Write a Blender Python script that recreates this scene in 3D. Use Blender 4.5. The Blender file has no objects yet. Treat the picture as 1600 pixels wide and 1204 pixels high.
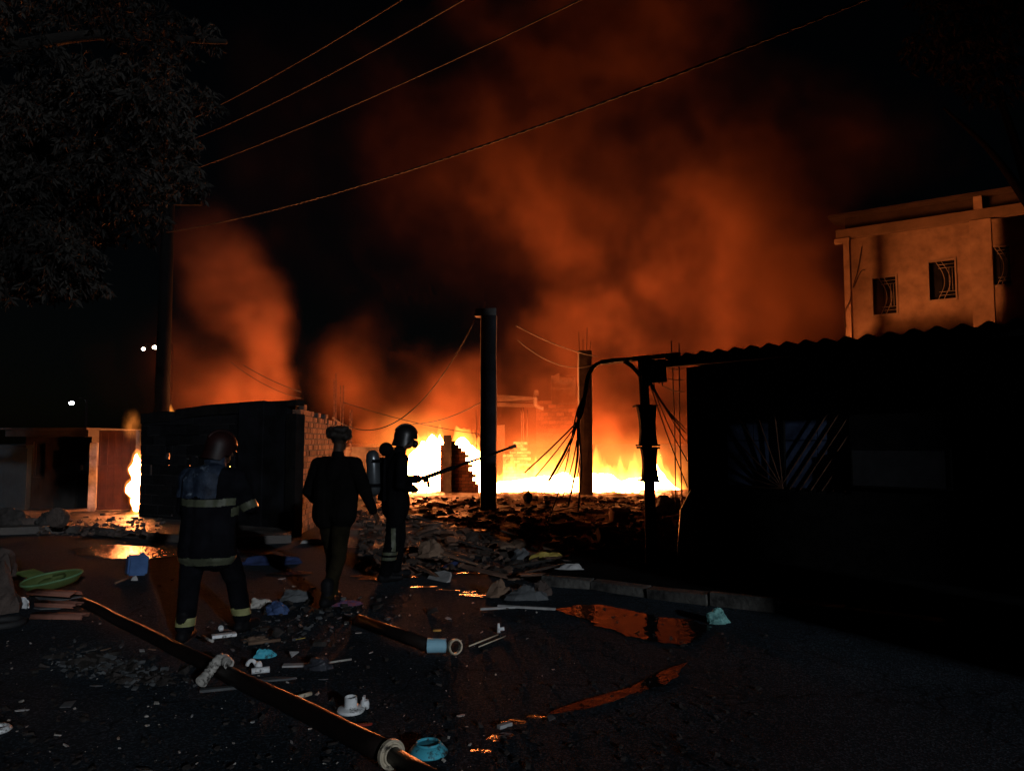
import bpy, bmesh, math, random
from mathutils import Vector, Matrix, noise, Euler
from mathutils.bvhtree import BVHTree
R = math.radians
random.seed(7)
S = bpy.context.scene
C = S.collection

# ------------------------------------------------------------------ camera
F_PX, CX, CY = 1209.0, 800.0, 602.0          # focal length and centre in photo pixels
CAM_H, PITCH = 1.65, R(4.16)
cam_d = bpy.data.cameras.new('camera')
cam_d.sensor_width = 36.0
cam_d.lens = 36.0 * F_PX / 1600.0
cam_d.clip_start = 0.05
cam_d.clip_end = 1500
cam = bpy.data.objects.new('camera', cam_d)
C.objects.link(cam)
cam.location = (0, 0, CAM_H)
cam.rotation_euler = (R(90) + PITCH, 0, 0)
S.camera = cam

# ------------------------------------------------------------------ night sky and the cold light from behind
SUN_AZ, SUN_EL = R(152.0), R(12.5)             # compass azimuth of the light (clockwise from +Y) and its height
W = bpy.data.worlds.new('World')
S.world = W
W.use_nodes = True
nt = W.node_tree
sky = nt.nodes.new('ShaderNodeTexSky')
sky.sky_type = 'NISHITA'
sky.sun_disc = False
sky.sun_elevation = SUN_EL
sky.sun_rotation = SUN_AZ
nt.links.new(sky.outputs[0], nt.nodes['Background'].inputs['Color'])
nt.nodes['Background'].inputs['Strength'].default_value = 0.00022
sun_d = bpy.data.lights.new('sun', 'SUN')
sun_d.energy = 1.3
sun_d.angle = R(0.9)
sun_d.color = (0.86, 0.93, 1.0)
sun = bpy.data.objects.new('sun', sun_d)
C.objects.link(sun)
to_sun = Vector((math.sin(SUN_AZ) * math.cos(SUN_EL), math.cos(SUN_AZ) * math.cos(SUN_EL), math.sin(SUN_EL)))
sun.rotation_euler = to_sun.to_track_quat('Z', 'Y').to_euler()
sun.location = (12, -14, 8)

S.view_settings.view_transform = 'Standard'
S.view_settings.look = 'None'
S.view_settings.exposure = 0.0
S.view_settings.gamma = 1.0
S.view_settings.use_curve_mapping = False
cy = S.cycles
cy.use_denoising = True
cy.use_light_tree = False
cy.max_bounces = 2
cy.diffuse_bounces = 1
cy.glossy_bounces = 2
cy.transmission_bounces = 3
cy.transparent_max_bounces = 12
cy.volume_bounces = 0
cy.sample_clamp_indirect = 3.0
cy.sample_clamp_direct = 0.0
cy.caustics_reflective = False
cy.caustics_refractive = False
cy.volume_step_rate = 2.0
cy.volume_max_steps = 128

# ------------------------------------------------------------------ helpers
def ray(px, py):
    dx, dz = (px - CX) / F_PX, (CY - py) / F_PX
    return Vector((dx, math.cos(PITCH) - dz * math.sin(PITCH), math.sin(PITCH) + dz * math.cos(PITCH)))
def at(px, py, Y):
    d = ray(px, py)
    return Vector((0, 0, CAM_H)) + d * (Y / d.y)
def gp(px, py, z=0.0):
    d = ray(px, py)
    return Vector((0, 0, CAM_H)) + d * ((z - CAM_H) / d.z)

def tag(o, label=None, cat=None, group=None, kind=None):
    if label: o['label'] = label
    if cat: o['category'] = cat
    if group: o['group'] = group
    if kind: o['kind'] = kind
    return o
def empty(name, loc=(0, 0, 0), rot=(0, 0, 0), label=None, cat=None, group=None):
    o = bpy.data.objects.new(name, None)
    o.empty_display_size = 0.2
    C.objects.link(o)
    o.location = loc
    o.rotation_euler = rot
    return tag(o, label, cat, group)

class MB:
    """collects simple shapes and builds them as ONE mesh object"""
    def __init__(self):
        self.v, self.f, self.m = [], [], []
    def add(self, vs, fs, mi=0):
        b = len(self.v)
        self.v += [tuple(v) for v in vs]
        self.f += [tuple(b + i for i in f) for f in fs]
        self.m += [mi] * len(fs)
        return self
    def box(self, lo, hi, mat=None, mi=0, jit=0.0, rnd=random):
        x0, y0, z0 = lo; x1, y1, z1 = hi
        vs = [Vector(p) for p in ((x0,y0,z0),(x1,y0,z0),(x1,y1,z0),(x0,y1,z0),(x0,y0,z1),(x1,y0,z1),(x1,y1,z1),(x0,y1,z1))]
        if jit: vs = [v + Vector((rnd.uniform(-jit, jit), rnd.uniform(-jit, jit), rnd.uniform(-jit, jit))) for v in vs]
        if mat is not None: vs = [mat @ v for v in vs]
        return self.add(vs, [(0,3,2,1),(4,5,6,7),(0,1,5,4),(1,2,6,5),(2,3,7,6),(3,0,4,7)], mi)
    def tube(self, pts, r, n=8, cap=True, mi=0, close=False):
        pts = [Vector(p) for p in pts]
        rs = r if isinstance(r, (list, tuple)) else [r] * len(pts)
        vs, fs = [], []
        prev = None
        m = len(pts)
        for i, p in enumerate(pts):
            if close: t = pts[(i + 1) % m] - pts[(i - 1) % m]
            else: t = pts[min(i + 1, m - 1)] - pts[max(i - 1, 0)]
            if t.length < 1e-9: t = Vector((0, 0, 1))
            t.normalize()
            if prev is None:
                a = t.cross(Vector((0, 0, 1)))
                if a.length < 1e-3: a = t.cross(Vector((1, 0, 0)))
            else:
                a = prev - t * prev.dot(t)
            a.normalize(); prev = a
            b = t.cross(a)
            for k in range(n):
                an = 2 * math.pi * k / n
                vs.append(p + (a * math.cos(an) + b * math.sin(an)) * rs[i])
        rows = m if close else m - 1
        for i in range(rows):
            j = (i + 1) % m
            for k in range(n):
                k2 = (k + 1) % n
                fs.append((i * n + k, i * n + k2, j * n + k2, j * n + k))
        if cap and not close:
            fs.append(tuple(range(n - 1, -1, -1)))
            fs.append(tuple((m - 1) * n + k for k in range(n)))
        return self.add(vs, fs, mi)
    def lathe(self, prof, n=24, mat=None, mi=0, close=False):
        vs, fs = [], []
        for r_, z in prof:
            for k in range(n):
                a = 2 * math.pi * k / n
                vs.append(Vector((r_ * math.cos(a), r_ * math.sin(a), z)))
        L = len(prof)
        for i in range(L if close else L - 1):
            j = (i + 1) % L
            for k in range(n):
                k2 = (k + 1) % n
                fs.append((i * n + k, i * n + k2, j * n + k2, j * n + k))
        if not close:
            fs.append(tuple(range(n - 1, -1, -1)))
            fs.append(tuple((L - 1) * n + k for k in range(n)))
        if mat is not None: vs = [mat @ v for v in vs]
        return self.add(vs, fs, mi)
    def prism(self, poly, z0, z1, mat=None, mi=0):
        n = len(poly)
        vs = [Vector((x, y, z0)) for x, y in poly] + [Vector((x, y, z1)) for x, y in poly]
        if mat is not None: vs = [mat @ v for v in vs]
        fs = [tuple(range(n - 1, -1, -1)), tuple(range(n, 2 * n))]
        fs += [(i, (i + 1) % n, n + (i + 1) % n, n + i) for i in range(n)]
        return self.add(vs, fs, mi)
    def mesh(self, name, mats, smooth=False):
        me = bpy.data.meshes.new(name)
        me.from_pydata(self.v, [], self.f)
        for m in (mats if isinstance(mats, (list, tuple)) else [mats]): me.materials.append(m)
        if any(self.m): me.polygons.foreach_set('material_index', self.m)
        if smooth: me.polygons.foreach_set('use_smooth', [True] * len(me.polygons))
        me.validate()
        me.update()
        return me
    def build(self, name, mats, parent=None, smooth=False, loc=None, rot=None):
        o = bpy.data.objects.new(name, self.mesh(name, mats, smooth))
        C.objects.link(o)
        if parent is not None: o.parent = parent
        if loc is not None: o.location = loc
        if rot is not None: o.rotation_euler = rot
        return o
def obj_of(me, name, parent=None, loc=(0, 0, 0), rot=(0, 0, 0), scale=(1, 1, 1)):
    o = bpy.data.objects.new(name, me)
    C.objects.link(o)
    o.parent = parent
    o.location = loc; o.rotation_euler = rot; o.scale = scale
    return o
def TR(loc=(0, 0, 0), rot=(0, 0, 0), sc=(1, 1, 1)):
    return Matrix.LocRotScale(Vector(loc), Euler(rot), Vector(sc))
def catenary(a, b, sag, n=24):
    a, b = Vector(a), Vector(b)
    return [a.lerp(b, i / n) - Vector((0, 0, sag * 4 * (i / n) * (1 - i / n))) for i in range(n + 1)]
def spline(ctrl, n=8):
    """Catmull-Rom through the control points"""
    P = [Vector(p) for p in ctrl]
    P = [P[0] * 2 - P[1]] + P + [P[-1] * 2 - P[-2]]
    out = []
    for i in range(1, len(P) - 2):
        for k in range(n):
            t = k / n
            a, b, c, d = P[i - 1], P[i], P[i + 1], P[i + 2]
            out.append(0.5 * ((2 * b) + (c - a) * t + (2 * a - 5 * b + 4 * c - d) * t * t + (3 * b - a - 3 * c + d) * t ** 3))
    out.append(P[-2])
    return out

# ------------------------------------------------------------------ materials
class NT:
    def __init__(self, tree): self.t = tree
    def n(self, typ, **kw):
        nd = self.t.nodes.new(typ)
        for k, v in kw.items():
            if k.startswith('i_'):
                nd.inputs[k[2:].replace('_', ' ')].default_value = v
            else: setattr(nd, k, v)
        return nd
    def l(self, a, b): self.t.links.new(a, b)
MATS = {}
def mat(name, col, rough=0.8, col2=None, scale=6.0, bump=0.0, bscale=None, metal=0.0, spec=0.15, detail=6.0, spots=None, rough2=None, island=0.0, contrast=(0.35, 0.65)):
    """Principled surface: colour varied by noise between col and col2, fine relief by bump"""
    if name in MATS: return MATS[name]
    m = bpy.data.materials.new(name)
    m.use_nodes = True
    t = NT(m.node_tree)
    b = m.node_tree.nodes['Principled BSDF']
    b.inputs['Roughness'].default_value = rough
    b.inputs['Metallic'].default_value = metal
    b.inputs['Specular IOR Level'].default_value = spec
    tc = t.n('ShaderNodeTexCoord')
    col2 = col2 or tuple(c * 0.6 for c in col)
    nz = t.n('ShaderNodeTexNoise', i_Scale=scale, i_Detail=detail, i_Roughness=0.62)
    t.l(tc.outputs['Object'], nz.inputs['Vector'])
    rp = t.n('ShaderNodeValToRGB')
    rp.color_ramp.elements[0].position = contrast[0]; rp.color_ramp.elements[1].position = contrast[1]
    rp.color_ramp.elements[0].color = (*col2, 1); rp.color_ramp.elements[1].color = (*col, 1)
    t.l(nz.outputs['Fac'], rp.inputs['Fac'])
    out = rp.outputs['Color']
    if spots:
        n2 = t.n('ShaderNodeTexNoise', i_Scale=spots[1], i_Detail=5.0, i_Roughness=0.7)
        t.l(tc.outputs['Object'], n2.inputs['Vector'])
        mr = t.n('ShaderNodeMapRange'); mr.inputs['From Min'].default_value = spots[2]; mr.inputs['From Max'].default_value = spots[2] + 0.1
        t.l(n2.outputs['Fac'], mr.inputs['Value'])
        mx = t.n('ShaderNodeMix', data_type='RGBA')
        t.l(mr.outputs[0], mx.inputs[0]); t.l(out, mx.inputs[6]); mx.inputs[7].default_value = (*spots[0], 1)
        out = mx.outputs[2]
    if island:
        oi = t.n('ShaderNodeObjectInfo')
        mr = t.n('ShaderNodeMapRange'); mr.inputs['To Min'].default_value = 1 - island; mr.inputs['To Max'].default_value = 1 + island
        t.l(oi.outputs['Random'], mr.inputs['Value'])
        mx = t.n('ShaderNodeVectorMath', operation='SCALE')
        t.l(out, mx.inputs[0]); t.l(mr.outputs[0], mx.inputs['Scale'])
        out = mx.outputs[0]
    t.l(out, b.inputs['Base Color'])
    if rough2 is not None:
        mr = t.n('ShaderNodeMapRange'); mr.inputs['From Min'].default_value = contrast[0]; mr.inputs['From Max'].default_value = contrast[1]
        mr.inputs['To Min'].default_value = rough2; mr.inputs['To Max'].default_value = rough
        t.l(nz.outputs['Fac'], mr.inputs['Value']); t.l(mr.outputs[0], b.inputs['Roughness'])
    if bump:
        bn = t.n('ShaderNodeTexNoise', i_Scale=bscale or scale * 4, i_Detail=5.0, i_Roughness=0.7)
        t.l(tc.outputs['Object'], bn.inputs['Vector'])
        bp = t.n('ShaderNodeBump', i_Strength=1.0, i_Distance=bump)
        t.l(bn.outputs['Fac'], bp.inputs['Height']); t.l(bp.outputs[0], b.inputs['Normal'])
    MATS[name] = m
    return m
def emis(name, col, strength):
    if name in MATS: return MATS[name]
    m = bpy.data.materials.new(name); m.use_nodes = True
    t = NT(m.node_tree); m.node_tree.nodes.remove(m.node_tree.nodes['Principled BSDF'])
    e = t.n('ShaderNodeEmission', i_Strength=strength); e.inputs['Color'].default_value = (*col, 1)
    t.l(e.outputs[0], m.node_tree.nodes['Material Output'].inputs['Surface'])
    MATS[name] = m
    return m
# ------------------------------------------------------------------ fire
def flame_mat():
    m = bpy.data.materials.new('flame'); m.use_nodes = True
    t = NT(m.node_tree); m.node_tree.nodes.remove(m.node_tree.nodes['Principled BSDF'])
    e = t.n('ShaderNodeEmission', i_Strength=FIRE_L); m.cycles.emission_sampling = 'FRONT'; e.inputs['Color'].default_value = (1.0, 0.26, 0.07, 1)
    t.l(e.outputs[0], m.node_tree.nodes['Material Output'].inputs['Surface'])
    return m
FIRE_L = 150.0
M_FLAME = flame_mat()
def tongue(name, parent, base, w, d, h, seed, lean=(0, 0), rows=12, n=18, mat_=None):
    """one flame: a lumpy body that narrows upward into a licking tip"""
    rnd = random.Random(seed)
    o = Vector((rnd.uniform(0, 90), rnd.uniform(0, 90), rnd.uniform(0, 90)))
    vs, fs = [], []
    for i in range(rows + 1):
        t = i / rows
        r = (0.85 + 0.4 * math.sin(math.pi * min(1, t * 1.3)) ** 0.8) * max(0.0, 1 - t ** 3.2) ** 0.6
        sx = lean[0] * t * t + noise.noise(o + Vector((0, 0, t * 2.2))) * w * 0.35 * t
        sy = lean[1] * t * t + noise.noise(o + Vector((7, 0, t * 2.2))) * d * 0.4 * t
        for k in range(n):
            a = 2 * math.pi * k / n
            q = Vector((math.cos(a), math.sin(a), t * 2.6))
            rr = r * (1 + 0.35 * noise.noise(o + q * 1.3) + 0.28 * noise.noise(o + q * 3.1) + 0.12 * noise.noise(o + q * 7))
            vs.append(Vector((sx + rr * w * 0.5 * q.x, sy + rr * d * 0.5 * q.y, h * (t + 0.16 * t * noise.noise(o + q * 1.8)))))
    for i in range(rows):
        for k in range(n):
            k2 = (k + 1) % n
            fs.append((i * n + k, i * n + k2, (i + 1) * n + k2, (i + 1) * n + k))
    fs.append(tuple(range(n - 1, -1, -1))); fs.append(tuple(rows * n + k for k in range(n)))
    mb = MB(); mb.add(vs, fs)
    return mb.build(name, mat_ or M_FLAME, parent, smooth=True, loc=base)
def glow_mat():
    # burning gas and soft glow round the flames, put in as emission thinning outward
    m = bpy.data.materials.new('flame_glow'); m.use_nodes = True
    t = NT(m.node_tree); m.node_tree.nodes.remove(m.node_tree.nodes['Principled BSDF'])
    tc = t.n('ShaderNodeTexCoord'); ln = t.n('ShaderNodeVectorMath', operation='LENGTH')
    nz = t.n('ShaderNodeTexNoise', i_Scale=1.6, i_Detail=3.0); t.l(tc.outputs['Object'], nz.inputs['Vector'])
    t.l(tc.outputs['Object'], ln.inputs[0])
    mr = t.n('ShaderNodeMapRange', interpolation_type='SMOOTHERSTEP'); mr.inputs['From Min'].default_value = 1.0; mr.inputs['From Max'].default_value = 0.1
    t.l(ln.outputs['Value'], mr.inputs['Value'])
    p = t.n('ShaderNodeMath', operation='POWER'); p.inputs[1].default_value = 1.4; t.l(mr.outputs[0], p.inputs[0])
    nr = t.n('ShaderNodeMapRange'); nr.inputs['From Min'].default_value = 0.35; nr.inputs['From Max'].default_value = 0.65; nr.inputs['To Max'].default_value = 1.2; t.l(nz.outputs['Fac'], nr.inputs['Value'])
    q = t.n('ShaderNodeMath', operation='MULTIPLY'); t.l(p.outputs[0], q.inputs[0]); t.l(nr.outputs[0], q.inputs[1])
    k = t.n('ShaderNodeMath', operation='MULTIPLY'); k.inputs[1].default_value = GLOW_L; t.l(q.outputs[0], k.inputs[0])
    e = t.n('ShaderNodeEmission'); e.inputs['Color'].default_value = (1.0, 0.27, 0.04, 1); t.l(k.outputs[0], e.inputs['Strength'])
    t.l(e.outputs[0], m.node_tree.nodes['Material Output'].inputs['Volume'])
    m.cycles.volume_step_rate = 4.0
    return m
GLOW_L = 2.2
M_GLOW = glow_mat()
def glow(parent, px, py, Y, rx, ry, rz):
    bm = bmesh.new(); bmesh.ops.create_icosphere(bm, subdivisions=3, radius=1.0)
    me = bpy.data.meshes.new('flame_glow'); bm.to_mesh(me); bm.free(); me.materials.append(M_GLOW)
    return obj_of(me, 'flame_glow', parent, at(px, py, Y) - parent.location, (0, 0, 0), (rx, ry, rz))
def fringe_mat():
    m = bpy.data.materials.new('flame_fringe'); m.use_nodes = True
    t = NT(m.node_tree); m.node_tree.nodes.remove(m.node_tree.nodes['Principled BSDF'])
    e = t.n('ShaderNodeEmission', i_Strength=5.0); e.inputs['Color'].default_value = (1.0, 0.30, 0.04, 1)
    t.l(e.outputs[0], m.node_tree.nodes['Material Output'].inputs['Volume'])
    return m
M_FRINGE = fringe_mat()
def fire(name, label, base, tongues, vox=0.045):
    """overlapping tongues melted into one ragged, licking body of flame"""
    e = empty(name, base, label=label, cat='fire')
    parts = []
    for i, (dx, dy, dz, w, d, h, lx) in enumerate(tongues):
        parts.append(tongue('flame_raw', None, (dx, dy, dz), w, d, h, sum(map(ord, label)) + i * 17, (lx, 0)))
    mb = MB()
    for o in parts:
        mb.add([v.co + o.location for v in o.data.vertices], [tuple(p.vertices) for p in o.data.polygons])
    for o in parts: me = o.data; bpy.data.objects.remove(o); bpy.data.meshes.remove(me)
    tmp = mb.build('flame_raw', M_FLAME)
    r_ = tmp.modifiers.new('r', 'REMESH'); r_.mode = 'VOXEL'; r_.voxel_size = vox
    s_ = tmp.modifiers.new('s', 'SMOOTH'); s_.factor = 0.5; s_.iterations = 30
    dg = bpy.context.evaluated_depsgraph_get(); dg.update()
    me = bpy.data.meshes.new_from_object(tmp.evaluated_get(dg)); me.name = 'flame'
    raw = tmp.data; bpy.data.objects.remove(tmp); bpy.data.meshes.remove(raw)
    sd = len(label)
    nrm = [v.normal.copy() for v in me.vertices]
    for v, nv in zip(me.vertices, nrm):
        q = Vector((v.co.x, v.co.y, v.co.z * 0.7))
        v.co += nv * (vox * (2.4 * noise.noise(q * 1.9 + Vector((sd, 0, 0))) + 0.8 * noise.noise(q * 5.0)))
    if not me.materials: me.materials.append(M_FLAME)
    me.polygons.foreach_set('use_smooth', [True] * len(me.polygons))
    obj_of(me, 'flame', e)
    # thin outer fire: an uneven skin of burning gas round the core, drawn upward
    fr = me.copy(); fr.name = 'flame_fringe'; fr.materials.clear(); fr.materials.append(M_FRINGE)
    k_ = vox / 0.045
    for v, nv in zip(fr.vertices, nrm):
        q = Vector((v.co.x, v.co.y, v.co.z * 0.6))
        v.co += nv * k_ * (0.10 + 0.10 * noise.noise(q * 2.4 + Vector((9, sd, 0))) + 0.05 * noise.noise(q * 7)) + Vector((0, 0, max(0.0, nv.z) * k_ * (0.12 + 0.95 * max(0.0, noise.noise(Vector((q.x * 3.6, q.y * 3.6, sd))) + 0.35 * noise.noise(Vector((q.x * 9, q.y * 9, sd)))))))
    obj_of(fr, 'flame_fringe', e)
    return e
b = at(670, 772, 24.0)
def rel(px, py, Y, base): return at(px, py, Y) - base
def fl(px, base_py, Y, wpx, top_py, base, d=None, lx=0.0):
    p = rel(px, base_py, Y, base); s = Y / F_PX
    return (p.x, p.y, p.z, wpx * s, d or wpx * s * 0.8, (base_py - top_py) * s, lx)
f1 = fire('fire', 'tall white hot fire left of the ruined brick pier, beside the helmeted firefighter', b, [
    fl(672, 772, 24.3, 42, 678, b, lx=0.12), fl(656, 772, 24.0, 40, 690, b), fl(684, 740, 24.6, 22, 676, b), fl(664, 772, 24.1, 50, 720, b),
    fl(560, 776, 24.0, 26, 764, b), fl(592, 774, 24.5, 50, 752, b), fl(622, 774, 24.3, 40, 738, b)])
glow(f1, 645, 725, 24.3, 2.8, 1.6, 2.4)
b = at(742, 772, 24.5)
f2 = fire('fire', 'sloping white fire between the ruined brick pier and the tall dark column', b, [
    fl(738, 775, 24.6, 44, 728, b), fl(724, 705, 24.9, 22, 680, b), fl(734, 722, 24.8, 26, 694, b), fl(748, 775, 24.3, 34, 706, b), fl(722, 778, 24.5, 30, 745, b)])
b = at(900, 778, 25.0)
f3 = fire('fire', 'long low white fire along the ground behind the hanging cables', b, [
    fl(x, 782, 24.6 + (i % 3) * 0.4, 84, y, b, d=1.4, lx=random.uniform(-.15, .15)) for i, (x, y) in enumerate(
        [(788, 752), (818, 756), (846, 742), (874, 738), (902, 746), (930, 738), (958, 752), (986, 748), (1010, 746)])]
    + [fl(1024, 778, 25.0, 38, 718, b, lx=-0.1)])
glow(f3, 850, 748, 25.0, 3.4, 1.8, 2.1); glow(f3, 985, 748, 25.0, 3.0, 1.8, 2.1)
b = at(208, 808, 16.35); b.z = 0.13
Yl = b.y
f4 = fire('fire', 'narrow white flame climbing the edge of the burnt block wall by the metal gate', b, [
    fl(215, 798, Yl, 14, 752, b, d=0.25), fl(210, 775, Yl + .05, 19, 748, b, d=0.25), fl(214, 760, Yl, 13, 728, b, d=0.2), fl(209, 742, Yl, 9, 722, b, d=0.2), fl(213, 735, Yl + .03, 9, 708, b, d=0.2),
    fl(203, 821, Yl - .35, 24, 812, b, d=0.3)], 0.02)
glow(f4, 206, 664, Yl, 0.26, 0.26, 0.46)
# the burning room behind the block wall
b = at(415, 760, 21.0)
f5 = fire('fire', 'fire burning inside the roofless room behind the burnt block wall', b, [
    fl(430, 775, 20.8, 46, 652, b), fl(400, 775, 20.6, 50, 690, b), fl(350, 775, 19.6, 60, 700, b), fl(300, 775, 19.4, 60, 695, b), fl(265, 775, 19.2, 40, 690, b), fl(240, 775, 19.2, 30, 715, b)])
# ------------------------------------------------------------------ materials of the place
def asphalt_mat():
    m = bpy.data.materials.new('asphalt'); m.use_nodes = True
    t = NT(m.node_tree); b = m.node_tree.nodes['Principled BSDF']
    tc = t.n('ShaderNodeTexCoord')
    big = t.n('ShaderNodeTexNoise', i_Scale=0.55, i_Detail=6.0, i_Roughness=0.6)
    agg = t.n('ShaderNodeTexVoronoi', i_Scale=95.0)
    fine = t.n('ShaderNodeTexNoise', i_Scale=40.0, i_Detail=6.0, i_Roughness=0.75)
    crk = t.n('ShaderNodeTexVoronoi', feature='DISTANCE_TO_EDGE', i_Scale=0.7)
    wob = t.n('ShaderNodeTexNoise', i_Scale=2.5, i_Detail=4.0)
    for nd in (big, agg, fine, wob): t.l(tc.outputs['Object'], nd.inputs['Vector'])
    ad = t.n('ShaderNodeVectorMath', operation='ADD'); sc = t.n('ShaderNodeVectorMath', operation='SCALE'); sc.inputs['Scale'].default_value = 0.6
    t.l(wob.outputs['Color'], sc.inputs[0]); t.l(tc.outputs['Object'], ad.inputs[0]); t.l(sc.outputs[0], ad.inputs[1]); t.l(ad.outputs[0], crk.inputs['Vector'])
    r1 = t.n('ShaderNodeValToRGB'); e = r1.color_ramp.elements
    e[0].position, e[0].color = 0.3, (0.010, 0.014, 0.018, 1); e[1].position, e[1].color = 0.72, (0.027, 0.036, 0.045, 1)
    t.l(big.outputs['Fac'], r1.inputs['Fac'])
    hs = t.n('ShaderNodeSeparateColor'); t.l(agg.outputs['Color'], hs.inputs[0])
    st = t.n('ShaderNodeMapRange'); st.inputs['From Min'].default_value = 0.62; st.inputs['From Max'].default_value = 1.0; st.inputs['To Min'].default_value = 0.75; st.inputs['To Max'].default_value = 2.3
    t.l(hs.outputs[0], st.inputs['Value'])
    mu = t.n('ShaderNodeVectorMath', operation='SCALE'); t.l(r1.outputs['Color'], mu.inputs[0]); t.l(st.outputs[0], mu.inputs['Scale'])
    ck = t.n('ShaderNodeMapRange'); ck.inputs['From Max'].default_value = 0.012; ck.inputs['To Min'].default_value = 0.35
    t.l(crk.outputs['Distance'], ck.inputs['Value'])
    mu2 = t.n('ShaderNodeVectorMath', operation='SCALE'); t.l(mu.outputs[0], mu2.inputs[0]); t.l(ck.outputs[0], mu2.inputs['Scale'])
    t.l(mu2.outputs[0], b.inputs['Base Color'])
    rr = t.n('ShaderNodeMapRange'); rr.inputs['From Min'].default_value = 0.35; rr.inputs['From Max'].default_value = 0.6; rr.inputs['To Min'].default_value = 0.82; rr.inputs['To Max'].default_value = 0.98
    t.l(big.outputs['Fac'], rr.inputs['Value']); t.l(rr.outputs[0], b.inputs['Roughness'])
    b.inputs['Specular IOR Level'].default_value = 0.03
    hm = t.n('ShaderNodeMath', operation='ADD'); h2 = t.n('ShaderNodeMath', operation='MULTIPLY'); h2.inputs[1].default_value = 0.5
    t.l(agg.outputs['Distance'], h2.inputs[0]); t.l(h2.outputs[0], hm.inputs[0]); t.l(fine.outputs['Fac'], hm.inputs[1])
    bp = t.n('ShaderNodeBump', i_Strength=1.0, i_Distance=0.012); t.l(hm.outputs[0], bp.inputs['Height']); t.l(bp.outputs[0], b.inputs['Normal'])
    return m
def water_mat(nm='water', bs=5.0, bd=0.012, ro=0.04):
    m = bpy.data.materials.new(nm); m.use_nodes = True
    t = NT(m.node_tree); b = m.node_tree.nodes['Principled BSDF']
    b.inputs['Base Color'].default_value = (0.012, 0.010, 0.009, 1)
    b.inputs['Roughness'].default_value = ro; b.inputs['Specular IOR Level'].default_value = 0.7
    tc = t.n('ShaderNodeTexCoord'); nz = t.n('ShaderNodeTexNoise', i_Scale=bs, i_Detail=3.0)
    t.l(tc.outputs['Object'], nz.inputs['Vector'])
    bp = t.n('ShaderNodeBump', i_Strength=0.6, i_Distance=bd); t.l(nz.outputs['Fac'], bp.inputs['Height']); t.l(bp.outputs[0], b.inputs['Normal'])
    return m
M_ASPH = asphalt_mat()
M_WATER = water_mat()
M_WATER2 = water_mat('rippled_water', 16.0, 0.03, 0.25)
M_CONC = mat('concrete', (0.30, 0.28, 0.26), 0.9, (0.16, 0.15, 0.14), 3.0, 0.01, 30, spots=((0.05, 0.045, 0.04), 1.6, 0.56))
M_SOOT = mat('sooty_concrete', (0.085, 0.08, 0.078), 0.92, (0.03, 0.028, 0.027), 2.2, 0.012, 26)
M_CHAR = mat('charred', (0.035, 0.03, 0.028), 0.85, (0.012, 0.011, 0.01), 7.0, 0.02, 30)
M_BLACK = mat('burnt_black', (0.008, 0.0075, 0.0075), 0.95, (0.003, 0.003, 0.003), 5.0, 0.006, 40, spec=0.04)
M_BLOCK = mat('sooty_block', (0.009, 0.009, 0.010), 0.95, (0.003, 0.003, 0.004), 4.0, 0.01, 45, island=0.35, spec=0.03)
M_MORTAR = mat('sooty_mortar', (0.03, 0.028, 0.027), 0.95, None, 9.0, 0.008, 60)
M_BRICK = mat('clay_brick', (0.15, 0.068, 0.04), 0.9, (0.06, 0.03, 0.02), 9.0, 0.012, 40, island=0.5, spots=((0.02, 0.016, 0.014), 1.4, 0.54))
M_BRMORT = mat('brick_mortar', (0.045, 0.035, 0.03), 0.95, (0.02, 0.016, 0.014), 8.0, 0.01, 50)
M_RUBBLE = mat('rubble_dirt', (0.16, 0.10, 0.07), 0.85, (0.025, 0.019, 0.015), 2.6, 0.05, 14, detail=9.0, rough2=0.35, spec=0.5)
M_PAVE = mat('pavement_concrete', (0.06, 0.05, 0.044), 0.8, (0.02, 0.017, 0.015), 1.5, 0.02, 18, rough2=0.4, spec=0.4)
M_KERB = mat('kerb_concrete', (0.075, 0.072, 0.066), 0.9, (0.015, 0.0145, 0.014), 5.0, 0.02, 26, island=0.25)
M_RUST = mat('rusty_steel', (0.10, 0.045, 0.025), 0.7, (0.035, 0.02, 0.014), 12.0, 0.003, 50, metal=0.3)
M_WIRE = mat('wire_sheath', (0.014, 0.009, 0.008), 0.7, (0.009, 0.006, 0.0055), 3.0)
M_DARKW = mat('black_cable', (0.02, 0.018, 0.017), 0.6)
M_GATE = mat('gate_paint', (0.04, 0.015, 0.011), 0.6, (0.02, 0.008, 0.006), 3.0, 0.003, 20, island=0.15)
M_PLAST = mat('ochre_plaster', (0.24, 0.2, 0.16), 0.9, (0.16, 0.13, 0.10), 1.2, 0.004, 30, spots=((0.2, 0.16, 0.12), 0.9, 0.62))
M_OFFW = mat('aged_white_paint', (0.06, 0.042, 0.034), 0.85, (0.25, 0.24, 0.22), 2.0, 0.004, 30)
M_DARKGL = mat('dark_glass', (0.012, 0.013, 0.015), 0.15, None, 2.0)
M_FIBRE = mat('fibre_cement', (0.05, 0.047, 0.045), 0.92, (0.02, 0.019, 0.018), 3.0, 0.006, 30, island=0.2)

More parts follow.
